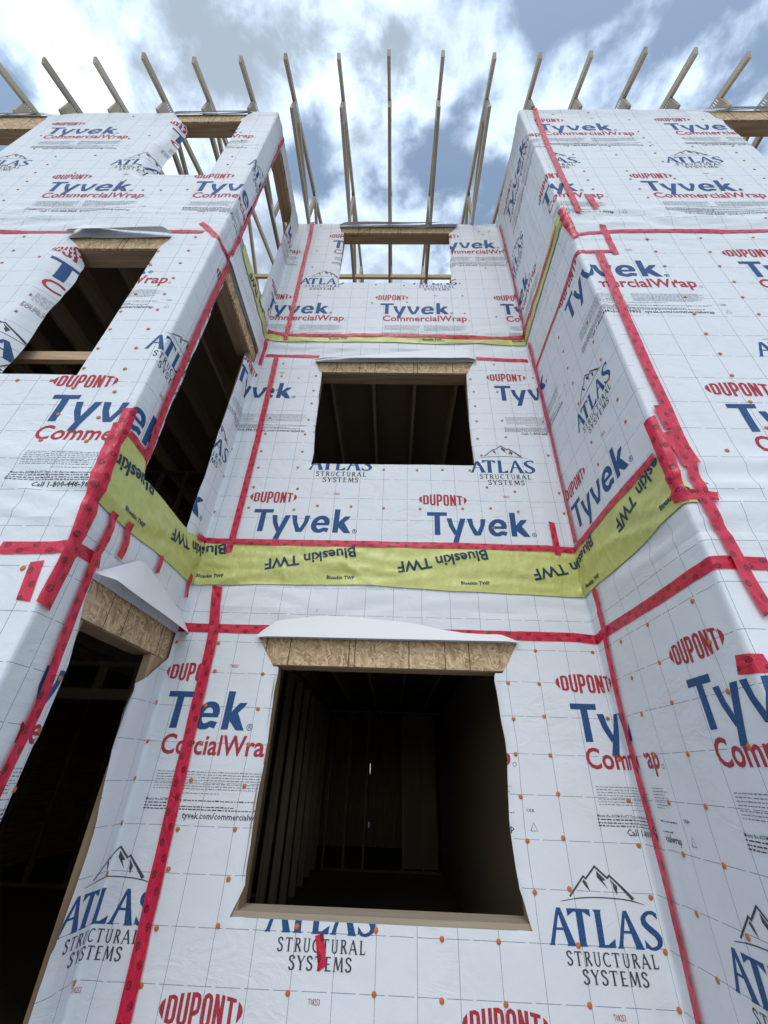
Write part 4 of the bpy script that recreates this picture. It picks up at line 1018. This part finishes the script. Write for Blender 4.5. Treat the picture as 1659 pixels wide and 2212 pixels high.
# ------------------------------------------------------------------ rest of the shell, decks and rooms
BACK = 10.9
def plain_wall(label, x0, x1, y0, y1, gaps=()):
    t = thing('plain_wall', label, 'wall', ((x0+x1)/2, (y0+y1)/2, 0))
    mb = MB(); x = x0
    if gaps:
        for a, b, z0, z1 in gaps:
            mb.box(x, a, y0, y1, 0.02, TOPZ-.004); mb.box(a, b, y0, y1, z1, TOPZ-.004)
            if z0 > .03: mb.box(a, b, y0, y1, .02, z0)
            x = b
        mb.box(x, x1, y0, y1, .02, TOPZ-.004)
    else: mb.box(x0, x1, y0, y1, .02, TOPZ-.004)
    mb.build('wall_framing', M_LUM, t)
    return t
plain_wall('plain timber end wall at the far left of the building', -6.35, -6.19, .16, BACK)
plain_wall('plain timber end wall at the far right of the building', 6.19, 6.35, .16, BACK)
plain_wall('plain timber rear wall seen dimly through the ground floor window, with two tiny lit gaps', -6.35, 6.35, BACK, BACK+.14, [(-.372, -.356, 1.56, 1.80), (-.345, -.333, .46, .58)])

ZF = (0.10, 3.03, 5.86)
def deck(label, z, rects):
    t = thing('floor_deck', label, 'floor', (0, 4, z))
    for x0, x1, y0, y1 in rects:
        mb = MB(); mb.box(x0, x1, y0, y1, z-.022, z); mb.build('deck_panel', M_DECK, t)
XB0, XB1 = XL-.164, XR+.164
RECTS = [(-6.185, XB0-.004, .165, BACK-.005), (XB0, XB1, D_+.168, BACK-.005), (XB1+.004, 6.185, .165, BACK-.005)]
deck('dark ground floor deck seen through the lowest window', ZF[0], RECTS)
deck('middle floor deck over the ground floor rooms, seen from below', ZF[1], RECTS)
deck('top floor deck over the middle storey, seen from below', ZF[2], RECTS)
# floor joists running back from the front walls, 0.40 m apart
def joist_row(x0, x1, y0, z, label, group, shift=0.0):
    src = None; x = x0+.06+shift
    while x < x1-.05:
        if src is None:
            mb = MB(); mb.beam((x, y0, z-.022-.115), (x, BACK-.02, z-.022-.115), .038, .226)
            e = thing('floor_joist', label, 'joist', (x, y0, z-.25), group); mb.build('joist_web', M_JST, e)
            src = (e, x)
        else:
            e = src[0].copy(); col.objects.link(e); e.location = (x, y0, z-.25)
            for ch in list(src[0].children):
                c = ch.copy(); col.objects.link(c); c.parent = e
        x += .505
joist_row(XB0+.05, XB1, D_+.175, ZF[1], 'dark timber floor joist overhead in the ground floor room behind the recess wall', 'joists over the ground floor room', .22)
joist_row(XB0+.05, XB1, D_+.175, ZF[2], 'dark timber floor joist overhead behind the middle window of the recess wall', 'joists over the middle storey room', .25)
joist_row(-5.2, XB0, .175, ZF[2], 'dark timber floor joist overhead in the left wing, behind its middle window and door opening', 'joists over the left wing middle storey', .10)
joist_row(-4.2, XB0, .175, ZF[1], 'dark timber floor joist overhead behind the ground floor door opening of the left wing', 'joists over the left wing ground floor', .12)

# bare stud partitions inside the ground floor
def stud_wall(label, p0, p1, z0, z1, spacing, skip=(), board=None):
    t = thing('stud_partition', label, 'partition', (*p0, z0))
    d = Vector((p1[0]-p0[0], p1[1]-p0[1], 0)); L = d.length; d.normalize(); nrm = Vector((-d.y, d.x, 0))
    A = Vector((*p0, 0))
    for nm, z in (('bottom_plate', z0+.02), ('top_plate', z1-.02)):
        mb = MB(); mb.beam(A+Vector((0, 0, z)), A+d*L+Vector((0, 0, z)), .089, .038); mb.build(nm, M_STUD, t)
    s = .02; i = 0
    while s < L:
        if i not in skip:
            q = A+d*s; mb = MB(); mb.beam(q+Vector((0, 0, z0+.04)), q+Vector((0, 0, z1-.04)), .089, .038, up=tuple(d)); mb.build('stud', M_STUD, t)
        s += spacing; i += 1
    if board:
        mb = MB(); a, b = board; q0 = A+d*a+nrm*.06; q1 = A+d*b+nrm*.06
        mb.beam(q0+Vector((0, 0, (z0+z1)/2)), q1+Vector((0, 0, (z0+z1)/2)), .012, z1-z0-.1); mb.build('wall_board', M_DECK, t)
    return t
stud_wall('bare stud partition on the left inside the ground floor room', (-1.16, 1.60), (-1.16, 7.9), .105, 2.70, .61)
stud_wall('boarded stud partition on the right inside the ground floor room', (1.16, 1.60), (1.16, 7.9), .105, 2.70, .81, (), (0.05, 6.2))
stud_wall('bare stud partition far back inside the ground floor room, with a framed doorway', (-1.05, 8.0), (1.1, 8.0), .105, 2.70, .36, (3,), (1.45, 2.1))
stud_wall('bare stud partition seen through the ground floor door opening of the left wing', (-5.6, 6.0), (-1.6, 6.0), .105, 2.70, .60)
stud_wall('bare stud partition dividing the middle storey of the left wing', (-5.6, 3.6), (-1.6, 3.6), 3.035, 5.6, .40)
stud_wall('bare stud partition at the back of the middle storey room behind the recess', (-1.3, 5.2), (1.7, 5.2), 3.035, 5.6, .40)
t = thing('interior_door_frame', 'dim timber door frame with short studs over its header, inside the lower left doorway', 'door frame', (-2.8, 2.6, .1))
for nm, a, b, w_, h_ in (('header', (-3.5, 2.6, 2.165), (-2.22, 2.6, 2.165), .089, .089), ('header', (-3.5, 2.6, 2.44), (-2.22, 2.6, 2.44), .089, .038), ('cripple_stud', (-2.70, 2.6, 2.21), (-2.70, 2.6, 2.42), .038, .089), ('cripple_stud', (-2.34, 2.6, 2.21), (-2.34, 2.6, 2.42), .038, .089),
                        ('cripple_stud', (-3.1, 2.6, 2.21), (-3.1, 2.6, 2.42), .038, .089), ('jamb_stud', (-2.22, 2.6, .105), (-2.22, 2.6, 2.70), .038, .089), ('jamb_stud', (-3.52, 2.6, .105), (-3.52, 2.6, 2.70), .038, .089)):
    mb = MB(); mb.beam(a, b, w_, h_); mb.build(nm, M_JST, t)
# guard board across the left wing's middle window
t = thing('guard_board', 'pale timber guard board fixed across the middle window opening of the left wing', 'board', (-2.1, .215, 3.99))
mb = MB(); mb.beam((-2.62, .215, 4.04), (-1.72, .215, 4.04), .038, .089, up=(0, 0, 1)); mb.build('board', M_LUM, t)

# ------------------------------------------------------------------ roof trusses
TX = [-4.62, -4.04, -3.43, -2.83, -2.27, -1.71, -1.19, -.588, -.008, .586, 1.186, 1.70, 2.26, 2.825, 3.395, 3.985, 4.56]
SL = .45; ZB = 8.351; CH = .089; TH = .038
YA, YE = -.04, BACK+.16
APEX = (YA+YE)/2
def topz(y): return 8.62+SL*(y-YA) if y <= APEX else 8.62+SL*(YE-y)
rj = random.Random(5)
def truss(x, label):
    tl = -.44+rj.uniform(-.022, .022); dx_ = rj.uniform(-.012, .012)
    t = thing('roof_truss', label, 'roof truss', (x, 0, ZB), 'bare roof trusses on top of the walls')
    def bm(name, a, b, h=CH, m=M_LUMG):
        mb = MB(); mb.beam((x+(dx_ if a[0] == tl else 0), *a), (x, *b), TH, h, up=(0, 0, 1)); return mb.build(name, m, t)
    c = CH/2; n = CH/2*math.sqrt(1+SL*SL)
    bc_ = bm('bottom_chord', (YA, ZB+c), (YE, ZB+c))
    tc_ = bm('top_chord', (tl, topz(tl)+n), (APEX, topz(APEX)+n)); bm('top_chord', (YE+.40, topz(YE+.40)+n), (APEX, topz(APEX)+n))
    bm('heel_post', (YA+.095, ZB+CH), (YA+.095, topz(YA+.095)-.002), .19)
    bm('heel_post', (YE-c, ZB+CH), (YE-c, topz(YE-c)))
    webs = [((.16, topz(.16)-.02), (1.06, ZB+CH+.03)), ((1.15, ZB+CH), (1.19, topz(1.19)-.0)), ((1.22, topz(1.22)-.04), (2.5, ZB+CH)), ((2.55, ZB+CH), (2.55, topz(2.55))), ((2.6, topz(2.6)-.06), (APEX-.05, ZB+CH)), ((APEX, ZB+CH), (APEX, topz(APEX)))]
    for a, b in webs: bm('web', a, b, .070)
    for y, z, ly, lz in ((.09, topz(.06)+.02, .20, .075), (1.10, ZB+.075, .22, .075), (1.20, topz(1.2)+.02, .16, .08)):
        for sx_ in (-1, 1):
            mb = MB(); xx = x+sx_*(TH/2+.0012)
            q = [(xx, y-ly/2, z-lz/2-SL*(.5*ly if z > 8.5 else 0)), (xx, y+ly/2, z-lz/2+SL*(.5*ly if z > 8.5 else 0)), (xx, y+ly/2, z+lz/2+SL*(.5*ly if z > 8.5 else 0)), (xx, y-ly/2, z+lz/2-SL*(.5*ly if z > 8.5 else 0))]
            mb.face(q if sx_ > 0 else q[::-1], [(p[2], p[1]) for p in (q if sx_ > 0 else q[::-1])]); mb.build('gusset_plate', M_PLATE, bc_ if z < 8.5 else tc_)
nth = ['first', 'second', 'third', 'fourth', 'fifth', 'sixth']
for i, x in enumerate(TX):
    if x < -1.5:   lab = 'bare timber roof truss over the left wing, %s one in from the recess' % nth[[q for q in TX if q < -1.5][::-1].index(x)]
    elif x < 1.5:  lab = 'bare timber roof truss over the open recess, %s one from the left wing' % nth[[q for q in TX if -1.5 < q < 1.5].index(x)]
    else:          lab = 'bare timber roof truss over the right wing, %s one in from the recess' % nth[[q for q in TX if q > 1.5].index(x)]
    truss(x, lab)
t = thing('lateral_brace', 'long pale timber brace across the truss chords, seen through the top recess window', 'brace', (0, 2.02, 8.45))
mb = MB(); mb.beam((-6.0, 2.04, ZB+CH+.046), (6.0, 2.04, ZB+CH+.046), .038, .089); mb.build('board', M_LUMP, t)

# ------------------------------------------------------------------ ground
mb = MB(); S_ = 1500.0
mb.face([(-S_, -S_, 0), (S_, -S_, 0), (S_, S_, 0), (-S_, S_, 0)], [(0, 0), (1, 0), (1, 1), (0, 1)])
g = mb.build('ground', M_GROUND); tag(g, 'bare trodden earth of the building site around the house', 'ground', None, 'structure')
